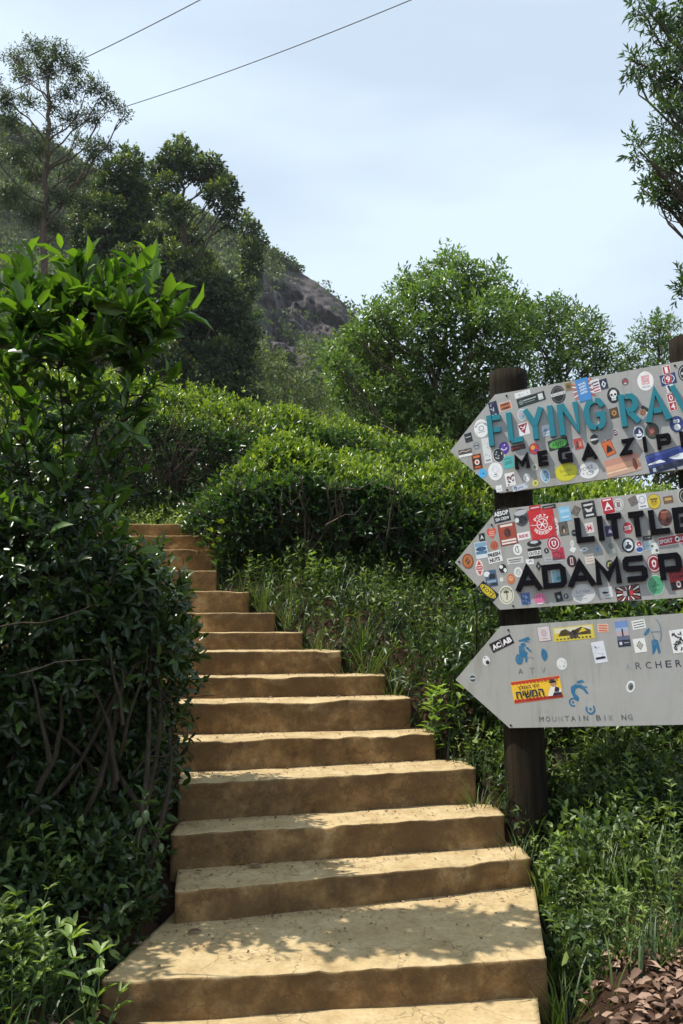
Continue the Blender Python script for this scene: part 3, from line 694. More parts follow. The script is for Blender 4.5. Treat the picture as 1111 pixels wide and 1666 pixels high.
stk(B, 'white round sticker with pink drawing', 1050, 620, 27, 32, 0, 'f1eeec', 'c', art=[A_('rect', 0, 2, 13, 15, 'dfa8ac')] + scrib(30, 11, 13, 'f3e6e4', 9, 1.1) + [A_('text', 'CEYLON', 0, -9.5, 13, 2.6, '556070')])
stk(B, 'dark blue sticker with white brackets', 1087, 617, 26, 18, 5, '272f6c', art=[A_('ring', 0, 0, 20, 14, 1.2, 'e6e8f2', 120, 240), A_('ring', 0, 0, 20, 14, 1.2, 'e6e8f2', -60, 60)])
for tx, x, y in (('1', 1084, 602), ('9', 1087, 617), ('0', 1091.5, 647), ('4', 1095, 661)):
    stk(B, 'red number sticker reading ' + tx, x, y, 13, 14.5, 5, 'b3262f', edge='efe9e9', art=[A_('ell', 0, 0, .1, .1, 'b3262f'), A_('text', tx, 0, 0, 5 if tx == '1' else 7, 10, 'f4f0ee', .02)])
stk(B, 'black and white sticker among the red numbers', 1090, 632, 12, 14, 5, 'dedddb', art=[A_('poly', [(-4, 5), (0, 6), (2, -5), (-1, -6)], '1a1a1a'), A_('poly', [(3, 5), (5, 2), (4, -3)], '555555')])
stk(B, 'black round sticker at the right edge', 1114, 607, 22, 28, 0, '1b1a1c', 'c', art=[A_('ring', 0, 0, 17, 21, 1, 'c9c9c9'), A_('rect', 0, 0, 12, 4, 'c9c9c9')])
stk(B, 'tilted orange and white face sticker', 1046, 671, 14, 20, -38, 'e4d9cf', art=[A_('rect', 0, 7, 14, 6, '222023'), A_('ell', 0, 0, 11, 11, 'e0956a'), A_('ell', -2.4, 1.5, 1.6, 2, '2b2020'), A_('ell', 2.4, 1.5, 1.6, 2, '2b2020'), A_('line', [(-2.5, -2.5), (0, -3.6), (2.5, -2.5)], .9, '7d2020')])
stk(B, 'small pink ring sticker inside the letter G', 973, 665, 10, 11, 0, 'd9c9c8', 'c', art=[A_('ring', 0, 0, 6, 7, 1, 'a8434a'), A_('ell', 0, 0, 2, 2, '333333')])
stk(B, 'white round sticker with navy ship', 1039, 704, 19, 23, 0, 'e9edf2', 'c', edge='e9edf2', art=[A_('ell', 0, 0, 15, 18, '1d2f55'), A_('poly', [(-6, -2), (6, -2), (4, -6), (-4, -6)], 'e9edf2'), A_('poly', [(0, -1), (5, -1), (1, 7)], 'e9edf2')])
stk(B, 'dark green round sticker with red centre', 1061, 701, 23, 27, 0, '2c4436', 'c', edge='24352c', art=[A_('ell', 0, 0, 15, 18, '6d3b30'), A_('ell', 0, 0, 8, 9, 'b56a58'), A_('ell', 1, -1, 3, 4, 'd9a890')])
stk(B, 'blue round sticker with white bird', 1101, 690, 24, 27, 0, '253a78', 'c', art=[A_('ell', 0, -5, 11, 11, 'eef0f2'), A_('ell', -2.8, 5, 5, 6, 'eef0f2'), A_('ell', 2.8, 5, 5, 6, 'eef0f2'), A_('ell', -2, 5, 2, 3, '15203c'), A_('ell', 2, 5, 2, 3, '15203c'), A_('poly', [(-1.6, 1.5), (1.6, 1.5), (0, -.6)], '6a7488')])
stk(B, 'small red striped round sticker', 1001, 704, 11, 13, 0, '60404a', 'c', edge='d8d8d8', art=bars(7, (2, -1), 1.5, 'd0c0c0', 10))
stk(B, 'small black round sticker with white bar', 967, 715, 14, 17, 0, '17171a', 'c', art=bars(13, (0,), 3, 'dcdcdc', 3))
stk(B, 'red picture sticker', 941, 722, 14, 18, 5, 'b5453d', art=[A_('poly', [(-5, -7), (-1, -7), (0, 5), (-3, 3)], '33181a'), A_('rect', 3, -1, 4, 8, 'd98a74')])
stk(B, 'tilted orange sticker with black mountain', 990, 729, 17, 26, 17, 'd4692f', edge='8a3c1c', art=[A_('poly', [(-6, -7), (6, -7), (4, 0), (0, 6), (-4, -1)], '1f1412')])
stk(B, 'yellow oval sticker', 921, 768, 38, 30, 5, 'c9c321', 'c', edge='c2bc20', art=[A_('ell', 0, 0, 34, 26, 'd0cb22'), A_('text', 'Sun Bar', 0, 3, 20, 5, '77741a'), A_('rect', 0, -5, 9, 1.5, '8c8820')])
stk(B, 'white oval sticker with doodles', 958, 765, 34, 28, 5, 'ececea', 'c', edge='d4d4d2', art=[A_('text', 'POKE', -3, 4, 22, 6, '5c6064', .0, 6), A_('ring', 1, -5, 11, 6, .9, '8a8e92'), A_('ell', -10, -4, 2, 2, '777777'), A_('ell', 11, -1, 2, 2, '777777')])
stk(B, 'wide sunset photo sticker', 1013, 757, 58, 30, 7, 'd49a7c', art=[A_('rect', 0, 9, 57, 11, 'c9907c'), A_('rect', 0, 0, 57, 8, 'e2ae8c'), A_('rect', -3, -7, 51, 3, 'f0cfae'), A_('rect', 0, -12, 57, 5, 'c9a592'), A_('ell', 20, -3, 7, 20, '7c3520'), A_('ell', 19, -3, 3, 14, 'b5522c')])
stk(B, 'wide blue sea photo sticker', 1094, 745, 86, 33, 8, '24347a', art=[A_('rect', 0, 13, 84, 5, '4a5fb0'), A_('rect', 0, 7, 84, 6, '2f459c'), A_('poly', [(-42, 1), (-20, 3), (-12, -3), (-26, -2), (-42, -1)], 'e8eef4'), A_('poly', [(-6, 2), (12, 4), (42, 3), (42, -4), (14, -6), (2, -3)], 'e8eef4'), A_('rect', 0, -11, 84, 9, '131c38'), A_('rect', -34, -11, 5, 6, 'b9c4d8')])
B = 1; R2 = 4
stk(B, 'black sticker reading AESOP SEA CREW', 816, 839, 27, 21, 6, '14161a', art=[A_('text', 'AESOP', 0, 4, 24, 7.5, 'f4f4f2', .03), A_('text', 'SEA CREW', 0, -5, 23, 5, 'f4f4f2', .02)])
stk(B, 'grey and black round photo sticker', 848, 842, 24, 29, 6, '4c4c50', 'c', art=[A_('ell', 0, 8, 20, 9, 'b9bcc0'), A_('ell', 2, -4, 14, 14, '1f1c1e'), A_('ell', -8, -3, 7, 8, 'd9dcdc')])
stk(B, 'small red strip above the red square', 870, 826, 19, 8, 4, 'b8272c', art=bars(14, (0,), 2, 'e8c8c8'))
stk(B, 'thin black strip at the top edge', 893, 825, 22, 7, 4, '1a1a1c', art=bars(16, (0,), 1.4, '999999'))
stk(B, 'maroon round crest sticker', 901, 884, 24, 27, 0, 'a32238', 'c', edge='d8b4ba', art=[A_('ring', 0, 0, 16, 18, 1.4, 'efe0e2'), A_('poly', [(-4, 4), (4, 4), (3, -3), (0, -6), (-3, -3)], 'efe0e2'), A_('rect', 0, 0, 3, 6, 'a32238')])
stk(B, 'crimson rectangle sticker', 908, 901, 20, 20, 3, 'b52c44', art=scrib(41, 14, 14, '8a1c30', 8, 1.2))
stk(B, 'large red square sticker with white ring of letters', 882, 852, 42, 50, 3, 'c8242b', art=[A_('arc_text', 'PORTA', 13, 6, 'f3ecea', 150, 30), A_('arc_text', 'WEEKEND', 15, 6, 'f3ecea', 205, 335, False), A_('ring', 0, -1, 17, 18, 1.3, 'f3ecea'), A_('line', [(-7, -1), (7, -1)], 1.4, 'f3ecea'), A_('line', [(-4, -7), (4, 5)], 1.4, 'f3ecea'), A_('line', [(-4, 5), (4, -7)], 1.4, 'f3ecea'), A_('ell', 0, -1, 4, 4.5, 'f3ecea'), A_('line', [(-19, 0), (-9, -1)], 1, 'f3ecea')])
stk(B, 'rust red portrait sticker with white bars', 826, 869, 29, 36, 4, 'a4452f', edge='7e3424', art=[A_('ell', 0, 2, 11, 15, '4d201a'), A_('rect', 0, 14.5, 20, 3.4, 'eee6de'), A_('rect', 0, -10, 24, 3, 'eee6de'), A_('rect', 0, -14.5, 24, 2.6, 'eee6de')])
stk(B, 'red heart sticker', 800, 868, 16, 19, 4, 'd8553f', 'h', art=bars(9, (3, 0, -3), 1, 'f0c8b8'))
stk(B, 'black square sticker reading A', 784, 874, 10, 13, 4, '131316', art=[A_('text', 'A', 0, 0, 5.5, 6.5, 'f0f0f0', .02)])
stk(B, 'blue and white photo sticker', 783, 895, 20, 27, 3, 'd9e2e8', art=[A_('rect', 0, 9, 19, 7, '7fa6c4'), A_('ell', 0, 2, 18, 7, '2d5478'), A_('rect', 0, -4, 18, 5, '4d7c9f')])
stk(B, 'small orange round sticker', 804, 887, 13, 15, 0, 'c8633f', 'c', art=[A_('ring', 0, 0, 8, 9, 1, '8e3820'), A_('ell', 0, 0, 3, 4, '8e3820')])
stk(B, 'orange brown round sticker near the arrow tip', 761, 913, 19, 25, 0, '9c5424', 'c', edge='7a3f1c', art=[A_('ring', 0, 0, 12, 16, 1.2, 'd08a50'), A_('ell', 0, 0, 5, 7, '4a2410'), A_('line', [(-5, -5), (5, 5)], 1, 'd08a50')])
stk(B, 'black and white sticker reading FRESH NUTS', 805, 906, 23, 19, 8, 'e9e9e7', art=[A_('text', 'FRESH', 0, 4, 20, 6.5, '17171a', .05), A_('text', 'NUTS', -1, -4.5, 17, 6.5, '17171a', .05)])
stk(B, 'red and white diamond badge', 780, 924, 13, 27, 0, 'c44a44', 'd', edge='e6dcd8', art=bars(7, (4, 0, -4), 1.4, 'efe3df'))
stk(B, 'black round sticker with white swirl', 818, 925, 16, 19, 0, '161618', 'c', art=[A_('ell', -2.5, 3, 6, 6, 'e9e9e7'), A_('ell', 3.5, -3, 5, 7, 'e9e9e7'), A_('ring', 0, 0, 14, 17, .8, 'dddddd')])
stk(B, 'white oval sticker with leaf sketch', 842, 894, 15, 19, 0, 'ececea', 'c', art=[A_('ring', 0, 0, 7, 10, 1.1, '2c4a3a', 60, 300), A_('line', [(0, 5), (2, -5)], 1, '2c4a3a')])
stk(B, 'white outlined label', 838, 912, 26, 10, 2, 'c9c9c7', edge='efefed', art=bars(21, (1.5,), 1.4, '444444') + bars(17, (-1.8,), 1.2, '555555'))
stk(B, 'black half moon sticker', 869, 884, 24, 11, 0, '18181b', 'c', art=[A_('ell', 0, 2, 13, 5, 'c8ccce')])
stk(B, 'white sticker with red letters', 852, 872, 21, 12, 5, 'efebe9', art=[A_('text', 'RIDE', 0, 0, 15, 5, 'b02a3c', .04)])
stk(B, 'black sticker reading OUTLD', 870, 900, 22, 18, 3, '121214', art=[A_('rect', 0, 0, 21, 8, 'e8e8e6'), A_('text', 'OUTLD', 0, 0, 19, 5.5, '151515', .04)])
stk(B, 'tiny black round sticker', 889, 896, 8, 9, 0, '18181a', 'c', art=[A_('rect', 0, 0, 2, 4, 'bbbbbb')])
stk(B, 'blue black and white photo sticker', 799, 941, 19, 27, 4, '49617f', art=[A_('ell', -6, 8, 10, 9, 'e6e9ea'), A_('rect', 2, 3, 10, 8, '1e2634'), A_('rect', 0, -5, 15, 4, '8ea6bd'), A_('rect', 2, -10, 13, 4, '28303c')])
stk(B, 'slanted yellow and black sticker reading KOT3', 794, 962, 35, 16, -47, '15140f', art=[A_('ell', 0, 0, 32, 12.5, 'e3cb1f'), A_('ell', 0, 0, 29, 10.5, '15140f'), A_('ell', 0, 0, 27, 9.5, 'e3cb1f'), A_('text', 'KOT3', 0, 0, 21, 6.5, '15140f', .03)])
stk(B, 'cream round sticker with palm tree', 824, 968, 25, 31, 0, 'd9d6c0', 'c', edge='ecead8', art=[A_('ring', 0, 0, 20, 25, .9, '7c7a68'), A_('line', [(0, -8), (1, 0), (0, 5)], 1.5, '3e3a30')] + [A_('line', [(0, 5), (4.5 * math.cos(a), 5 + 3.5 * math.sin(a))], 1.4, '3e4a34') for a in (0.3, 1.2, 2.1, 2.9, -.4, 3.5)] + [A_('arc_text', 'SURFERS', 10.8, 3, '6c6a58', 155, 25)])
stk(B, 'orange face round sticker', 831, 942, 14, 17, 0, 'c9733f', 'c', art=[A_('ell', 0, 1, 8, 8, 'e2a37c'), A_('ell', -1.7, 2, 1.4, 1.6, '4a2410'), A_('ell', 1.7, 2, 1.4, 1.6, '4a2410')])
stk(B, 'white round sticker beside the letter A', 843, 931, 14, 17, 0, 'e9e9e6', 'c', art=[A_('ring', 0, 0, 7, 9, .9, '9a9d98'), A_('line', [(-2, -2), (0, 3), (2, -2)], .9, '8a8d88')])
stk(B, 'tiny white dot sticker', 816, 943, 6, 7, 0, 'e8e8e6', 'c', art=[A_('ell', 0, 0, 2, 2, 'c8c8c8')])
stk(B, 'small white sticker with black arch', 862, 914, 13, 9, 0, 'ececec', art=[A_('ring', 1, -1, 5, 5, 1.2, '1d1d1d', 0, 180)])
stk(B, 'small black diamond sticker', 876, 921, 9, 17, 0, '1a1a1c', 'd', art=[A_('poly', [(0, -3), (1.6, 0), (0, 3), (-1.6, 0)], '8b8b8b')])
stk(B, 'thin slanted grey banner', 901, 910, 31, 7, -5, 'b9bcc2', art=[A_('text', 'MARSHOLIN', 0, 0, 27, 3.4, '4a4e58')])
stk(B, 'light blue square sticker', 919, 836, 19, 24, 4, '86bedd', art=bars(15, (5,), 5, 'a8d2ea') + bars(12, (-5,), 2, 'dbeaf3'))
stk(B, 'white scrawl on the right of the red square', 905, 857, 8, 30, 0, 'dbd3d3', 'c', art=scrib(60, 6, 22, '8c3a44', 8, 1))
stk(B, 'tilted grey brown sticker', 937, 831, 12, 15, -32, '6a5f58', art=scrib(61, 8, 11, '8c8078', 4, 1.2))
stk(B, 'black square emblem sticker', 958, 829, 22, 27, 4, '17181c', edge='2a2a2e', art=[A_('rect', 0, 8, 15, 3, 'd4d4d0'), A_('poly', [(-7, 4), (0, 0), (7, 4), (4, -4), (-4, -4)], 'd4d4d0'), A_('rect', 0, -9, 13, 3, 'd4d4d0')])
stk(B, 'grey arch photo sticker', 917, 860, 15, 23, 4, '5d584f', edge='3c3a36', art=[A_('ell', 0, -1, 7, 11, '2a2622'), A_('rect', 0, -4, 2.6, 6, 'd9a98e')])
stk(B, 'tiny round black sticker beside the letter L', 934, 867, 9, 11, 0, '151517', 'c', art=bars(6, (0,), 1.2, '9b9b9b'))
stk(B, 'light blue sticker inside the letter D', 908, 938, 22, 24, 3, 'cfe0e4', art=[A_('rect', 0, 0, 18, 20, '8fc0cf'), A_('ell', 0, -3, 8, 6, '4f9a94'), A_('line', [(0, -2), (0, 6)], 1, '4a7c94')])
stk(B, 'blue figure sticker under the letter A', 855, 974, 15, 19, 2, '4668a4', art=scrib(65, 11, 15, '9db4dc', 8, 1.6))
stk(B, 'pink shell sticker', 878, 974, 19, 19, 0, 'd878a0', 'c', art=[A_('line', [(0, -7), (0, 6)], .8, 'c05c88'), A_('line', [(-4, -6), (-5, 4)], .8, 'c05c88'), A_('line', [(4, -6), (5, 4)], .8, 'c05c88'), A_('rect', 0, -8, 10, 2, 'f0e6ea')])
stk(B, 'small tilted black square sticker', 909, 971, 12, 16, 10, '15161a', art=[A_('poly', [(0, -4), (3, 0), (0, 4), (-3, 0)], '98a0a8')])
stk(B, 'small navy letter D sticker', 921, 970, 8, 9, 0, '232848', 'c', art=[A_('text', 'D', 0, 0, 3.4, 4.5, 'e2e4ee', .02)])
stk(B, 'white oval sticker reading Surf Vibes', 949, 966, 39, 32, 3, 'd2d3d2', 'c', art=[A_('text', 'Surf Vibes', 0, 4, 23, 5.5, '777b80'), A_('rect', -5, -3, 16, 1, '9a9ea2'), A_('rect', 0, -8, 10, .8, '9a9ea2')])
stk(B, 'black round sticker with red door', 930, 913, 16, 20, 0, '1a1214', 'c', edge='3c1c20', art=[A_('rect', 0, 0, 5, 12, 'd9c9c6'), A_('rect', 0, 0, 2.6, 9, '9c2830')])
stk(B, 'beige lined paper sticker', 959, 909, 15, 17, 4, 'dcd3c6', art=bars(11, (4, 0, -4), 1.1, 'b08a76'))
stk(B, 'white square sticker with red M inside the letter L', 959, 859, 14, 17, 4, 'e6dcda', art=[A_('text', 'M', 0, 0, 7, 7, 'b8343c', .04), A_('ring', 0, 0, 10, 11, .7, 'd29a9a')])
stk(B, 'red square sticker with white triangle', 989, 823, 21, 27, 4, 'b4212f', edge='d8c4c6', art=[A_('poly', [(-7, -7), (7, -7), (0, 7)], 'f2ecec'), A_('poly', [(-4, -6), (4, -6), (2, -2), (-2, -2)], 'b4212f'), A_('rect', 0, 10, 14, 2.4, 'f0e0e0')])
stk(B, 'white round sticker beside the red triangle', 1006, 821, 17, 20, 0, 'dddcd8', 'c', art=[A_('ring', 0, 0, 13, 15, 1, '7d6464'), A_('rect', 0, 0, 6, 9, '8c7878')])
stk(B, 'tilted grey sticker', 1030, 815, 14, 14, 20, '6f6662', art=scrib(70, 10, 10, '8c827c', 4, 1.2))
stk(B, 'white square sticker with grey ring', 1045, 816, 16, 24, 4, 'e6e7e7', art=[A_('ring', 0, 3, 10, 12, 1.1, '8a96a4'), A_('rect', 0, -8, 10, 2, '6c7480')])
stk(B, 'yellow round face sticker', 1064, 816, 22, 25, 0, 'd2b82c', 'c', edge='8c7c20', art=[A_('ell', 0, -1, 11, 11, 'b79a24'), A_('rect', 0, 4, 12, 3, '6b5a18'), A_('ell', -2.6, 0, 2, 2.4, '3c3210'), A_('ell', 2.6, 0, 2, 2.4, '3c3210')])
stk(B, 'brown and gold label', 1087, 813, 16, 12, 3, '74583a', art=bars(11, (1,), 4, 'c9a860'))
stk(B, 'dark round sticker at the right edge of the middle board', 1113, 807, 20, 26, 0, '2c2a28', 'c', edge='d8d4c8', art=[A_('ring', 0, 0, 12, 16, 1.2, 'a8a294')])
stk(B, 'dark red round photo sticker', 1082, 842, 23, 28, 0, '4e241c', 'c', art=[A_('ell', -2, 3, 10, 12, '8a4634'), A_('ell', 4, -4, 8, 8, '321410'), A_('rect', 0, 9, 12, 3, 'a86a52')])
stk(B, 'purple square sticker with white triangle', 992, 864, 15, 18, 3, '2d2450', art=[A_('poly', [(-3.5, -3), (3.5, -3), (0, 4)], 'd8d2ea')])
stk(B, 'round red text sticker', 1021, 859, 16, 19, 0, 'c02d3b', 'c', art=bars(11, (2.6, -2.6), 1.8, 'f0dcdc', 6) + [A_('text', 'FUN', 0, 0, 9, 3, 'f4e8e8', .04)])
stk(B, 'black ringed white round sticker', 1022, 887, 21, 25, 0, '15171b', 'c', edge='15171b', art=[A_('ell', 0, 0, 16, 19, 'dfe5ea'), A_('poly', [(-6, -3), (0, 3), (6, -2), (3, -6), (-4, -6)], '1c2836'), A_('ell', 0, 4, 4, 3, '1c2836')])
stk(B, 'red and blue figure sticker', 1040, 890, 14, 21, 0, 'cfd6e0', 'c', art=[A_('ell', 0, 5, 8, 8, 'b83038'), A_('ell', 0, -4, 11, 8, '3a5a9c'), A_('ell', 0, 4, 3, 3, 'f0e0d8')])
stk(B, 'small black label under the letter T', 1053, 875, 15, 7, 3, '17181a', art=bars(10, (0,), 1.2, '9a9a9a'))
stk(B, 'pale blue square sticker', 1054, 888, 12, 15, 3, 'b9cdd6', art=bars(8, (0,), 1, '7a98a8'))
stk(B, 'white pair of icons sticker', 1065, 892, 13, 18, 3, 'dfe0dd', art=[A_('ell', -3, 4, 4, 4, '4a6c50'), A_('ell', 3, -4, 5, 5, '5a5a5c')])
stk(B, 'red and white banner reading SPORT', 1096, 878, 52, 15, 4, 'b02733', edge='efe6e6', art=[A_('text', 'SPORT', -13, 0, 22, 7, 'f2eaea', .03), A_('ell', 6, 0, 8, 9, 'e8e8e8'), A_('ell', 6, 0, 4, 5, '1b1b1b'), A_('text', 'LINE', 17, 0, 12, 6, 'f2eaea', .03)])
stk(B, 'green round sticker with white rim', 1067, 952, 28, 33, 0, '56a77c', 'c', edge='cfe6d6', art=[A_('line', [(-5, -4), (0, 6), (3, -2)], 1.1, '2a6a4a'), A_('line', [(-7, -2), (7, 1)], 1, '2a6a4a'), A_('rect', 0, -8, 10, 1, '2a6a4a')])
stk(B, 'maroon ring crest sticker beside the letter P', 1064, 917, 24, 29, 0, '8d1b2c', 'c', edge='8d1b2c', art=[A_('ring', 0, 0, 19.5, 24, 1.6, 'e6d4d4'), A_('poly', [(-4, 4), (0, 7), (4, 4), (3, -4), (0, -7), (-3, -4)], 'e9dcdc'), A_('ell', 0, 0, 3.4, 6, '8d1b2c')])
stk(B, 'red and black poster sticker', 1106, 941, 34, 36, 4, 'a82028', art=[A_('rect', 0, -11, 33, 13, '161214'), A_('text', 'POWER', 0, 11, 25, 5, '4c1014', .03), A_('text', 'CLIMB', 0, 3, 25, 5, '4c1014', .03), A_('ell', -4, -9, 8, 11, 'e4dcd8'), A_('ell', -4, -9, 4, 6, 'a82028')])
rays = []
for k in range(18):
    a = k * 2 * math.pi / 18; a2 = a + .17
    def pr(a_, s_=1.0):
        c, s = math.cos(a_), math.sin(a_); m_ = min(19 / max(abs(c), 1e-3), 11.5 / max(abs(s), 1e-3)) * s_; return (c * m_, s * m_)
    rays.append(A_('poly', [pr(a, .45), pr(a), pr(a2), pr(a2, .45)], 'efe4dc' if k % 2 else '9c3a34'))
stk(B, 'sunburst sticker under the letters', 1022, 965, 40, 25, 3, '231b1c', art=rays + [A_('rect', -5, 0, 6, 8, 'e6e0da'), A_('rect', 5, 0, 6, 8, 'c23a34'), A_('rect', 0, 0, 2, 9, '1a1414')])
stk(B, 'black and yellow round sticker in the letter M', 992, 919, 13, 16, 0, '17181a', 'c', art=[A_('line', [(-3, -3), (-2, 3), (3, 4)], 2, 'b9b46c')])
stk(B, 'white sticker with black bird', 986, 964, 21, 18, 3, 'd6d6d5', art=[A_('poly', [(-7, 1), (-2, 2), (4, 0), (8, 3), (2, -2), (-4, -2)], '1d1d1f'), A_('rect', 2, -5, 9, 1, '8a8a8a')])
stk(B, 'white torn scrap sticker', 931, 884, 7, 12, -10, 'dadbd9', 'c', art=scrib(80, 4, 7, 'a0a4a4', 3, .8))
stk(B, 'white splash shaped sticker', 932, 894, 12, 12, 12, 'e8e9e8', 'd', art=[A_('ell', 0, 0, 7, 5, 'e8e9e8')])
stk(B, 'tiny white oval cloud sticker', 950, 894, 13, 7, 4, 'e2e5e7', 'c', art=[A_('ell', 1, 0, 5, 2.4, '566a8a')])
stk(B, 'small blue ring sticker', 972, 893, 8, 10, 0, '7fa2c0', 'c', art=[A_('ell', 0, 0, 3, 4, '4a6e94')])
stk(B, 'faded grey photo sticker', 995, 891, 16, 26, 6, '8c908b', art=[A_('ell', 0, 3, 10, 10, '6d726c'), A_('ell', 0, -6, 9, 8, 'a3a7a1')])
B = 2
stk(B, 'slanted black sticker reading AC AB in white', 816, 1047, 39, 16, 22, '1b1719', art=[A_('text', 'AC', -9.5, 0, 15, 9, 'f2ecee', .05), A_('rect', 0, 0, 1.6, 13, 'a8a4a8'), A_('text', 'AB', 9.5, 0, 16, 9, 'f2ecee', .05)])
stk(B, 'white and black blob sticker', 791, 1075, 12, 16, 0, 'e4e4e2', 'c', art=[A_('ell', 2, -3, 6, 7, '26282a'), A_('ell', -2, 5, 3, 2, '444444')])
stk(B, 'small grey round badge near the arrow tip', 769, 1104, 13, 15, 0, 'b8bcbe', 'c', art=[A_('ell', 0, 0, 10, 11, '4b5054'), A_('rect', 0, 0, 8, 2, 'c8ccce')])
stk(B, 'pale pink card with round print', 885, 1031, 21, 25, 3, 'd9cccb', edge='8c7e80', art=[A_('ell', 0, 1, 9, 12, 'b5a4a6'), A_('ell', 0, 1, 6, 9, 'c4b6b7'), A_('rect', 0, -8, 9, 1, '9c8e90')])
stk(B, 'long yellow and black landscape sticker', 933, 1030, 67, 23, 2, 'd9c43e', art=[A_('rect', 0, 6, 62, 8, 'ddd7bc'), A_('poly', [(-26, -3), (-20, 6), (-12, 8), (-4, 2), (4, 6), (14, 9), (28, 3), (28, -4)], '4a3a14'), A_('poly', [(-8, -8), (-5, 2), (0, 6), (5, 2), (8, -8)], '2a2018'), A_('poly', [(8, 0), (16, 8), (22, 2)], 'd9c43e')] + [A_('rect', -28 + k * 6, -8, 3, 2, '2a2418') for k in range(10)])
stk(B, 'small orange text sticker', 981, 1022, 18, 14, -4, 'e3bba4', art=bars(14, (4, 0, -4), 1.8, 'c9552e', -3))
stk(B, 'tall photo sticker of a figure on a summit', 1013, 1031, 21, 42, 2, '7d8fb4', art=[A_('rect', 0, 15, 20.6, 11, '7090c8'), A_('rect', 0, 7, 20.6, 6, 'a8b4cc'), A_('rect', 0, 0, 20.6, 8, 'c0a8b0'), A_('rect', 0, -7, 20.6, 7, '5f6880'), A_('rect', 0, -15.5, 20.6, 10.5, '1c2638'), A_('rect', 0, 1, 2.4, 12, '1c1c24'), A_('ell', 0, 7, 2.6, 3, '1c1c24'), A_('rect', -5.5, -15.5, 4.5, 5, 'd0d4da'), A_('rect', 4, -15, 8, 1.2, 'b8bcc4')])
stk(B, 'white card with black writing lines', 1039, 1016, 22, 15, 6, 'e6e8e4', art=bars(18, (4, 0, -4), 1.2, '3c403e', 1))
stk(B, 'white square sticker with grey diamond', 1041, 1050, 20, 23, 4, 'ebeae6', art=[A_('poly', [(0, -8), (6, 0), (0, 8), (-6, 0)], '96928a'), A_('poly', [(0, -4.5), (3.4, 0), (0, 4.5), (-3.4, 0)], 'c9c5bc'), A_('poly', [(0, -2), (1.6, 0), (0, 2), (-1.6, 0)], '7c786f')])
stk(B, 'tall white card with black base line', 975, 1061, 21, 35, 6, 'dfe1e8', art=scrib(90, 13, 18, '9a9eb4', 8, .8) + [A_('rect', 0, -9.5, 16, 3.4, '15161a'), A_('line', [(-6, 11), (-3, 7)], 1.5, '2a3658')])
stk(B, 'white round sticker on the bottom board', 914, 1080, 17, 20, 0, 'e2e3e1', 'c', art=scrib(91, 9, 10, '8e9498', 5, 1))
d = [A_('rect', 0, 15.5, 80.5, 4, 'c23a24'), A_('rect', 0, -15.5, 80.5, 4.4, 'b8301f')]
for k in range(13): d += [A_('ell', -37 + k * 6, 13.6, 5, 3, 'c23a24'), A_('ell', -37 + k * 6, -13.0, 5, 3, 'b8301f')]
d += [A_('text', 'יחי המלך'[::-1], -13, 6.2, 36, 8, '1c1418', .02), A_('text', 'המשיח'[::-1], -12, -5, 46, 12, '1d2a3c', .03),
      A_('poly', [(16, -13), (20, -4), (24, 2), (30, 5), (36, -2), (39, -4), (39, -13)], 'e9e2da'), A_('ell', 28, 5, 8, 8, 'b98468'), A_('ell', 28, 9, 13, 3.4, '1d1a22'), A_('rect', 28.5, 11.5, 7.5, 4.6, '1d1a22'),
      A_('poly', [(24, -13), (27, -8), (39, -9), (39, -13)], '2a2144'), A_('poly', [(31, 2), (37, -2), (35, -8), (28, -7)], '2c2633')]
stk(B, 'yellow and red sticker with Hebrew lettering and a seated figure', 873, 1122, 81, 36, 5, 'f2c231', art=d)
stk(B, 'white scribble ring sticker', 1026, 1117, 14, 20, -20, 'e9ebea', 'c', art=[A_('ell', 0, 0, 9, 13, '7c807e'), A_('ell', 1, -1, 5, 8, '3c403e'), A_('line', [(2, 8), (5, 10)], 1.2, 'e9ebea')])
stk(B, 'white framed black ink drawing', 1104, 1043, 25, 38, 4, 'e9e9e6', art=scrib(95, 19, 30, '1d1d20', 26, 1.8))
STK.sort(key=lambda q: -q[0])
for k, (ar, b_, lab, d) in enumerate(STK[:98]): put(d, b_, 'sticker', lab)
rest = STK[98:]
if rest:
    big = rest[0][3]
    for (_, _, _, d) in rest[1:]:
        b0 = len(big.V); big.V += d.V; big.F += [tuple(i + b0 for i in f) for f in d.F]; big.C += d.C
    o = link('small_stickers', big.mesh('small_stickers'), None, signpost); o['kind'] = 'stuff'; o['label'] = 'smallest stickers scattered over the boards'
# painted figures and captions of the bottom board
BL = '2f6f96'
d = Dec(853, 1058)
d.poly([(-8, 17), (0, 19), (9, 22), (12, 16), (6, 16), (11, 12), (4, 13), (-2, 15), (-7, 14)], BL).ell(-1, 9, 9, 7, BL).poly([(-8, 8), (0, 5), (2, -2), (5, -4), (3, -9), (-4, -12), (-9, -4)], BL)
d.poly([(2, 4), (10, -4), (12, -3), (5, 6)], BL).poly([(-4, -8), (4, -9), (3, -18), (0, -20), (-1, -12)], BL).ell(-10, -14 - 0, 12.5, 17, BL).ring(-10, -14, 7, 10, 1, '4a83a6')
d.ell(29, -9, 5, 16, BL).ring(28, -9, 12, 16, 4.5, BL, -80, 85).line([(-2, -14), (8, -11), (14, -14)], .8, '7f8f9c')
put(d, 2, 'painted_figure', 'blue painted quad bike rider')
d = Dec(939, 1125)
d.poly([(2, 17), (10, 19), (14, 15), (6, 13), (0, 14)], BL).poly([(-10, 8), (-2, 12), (8, 11), (14, 4), (18, -4), (15, -5), (10, 2), (4, 6), (-2, 5), (-4, -2), (2, -10), (0, -16), (-5, -14), (-10, -2)], BL)
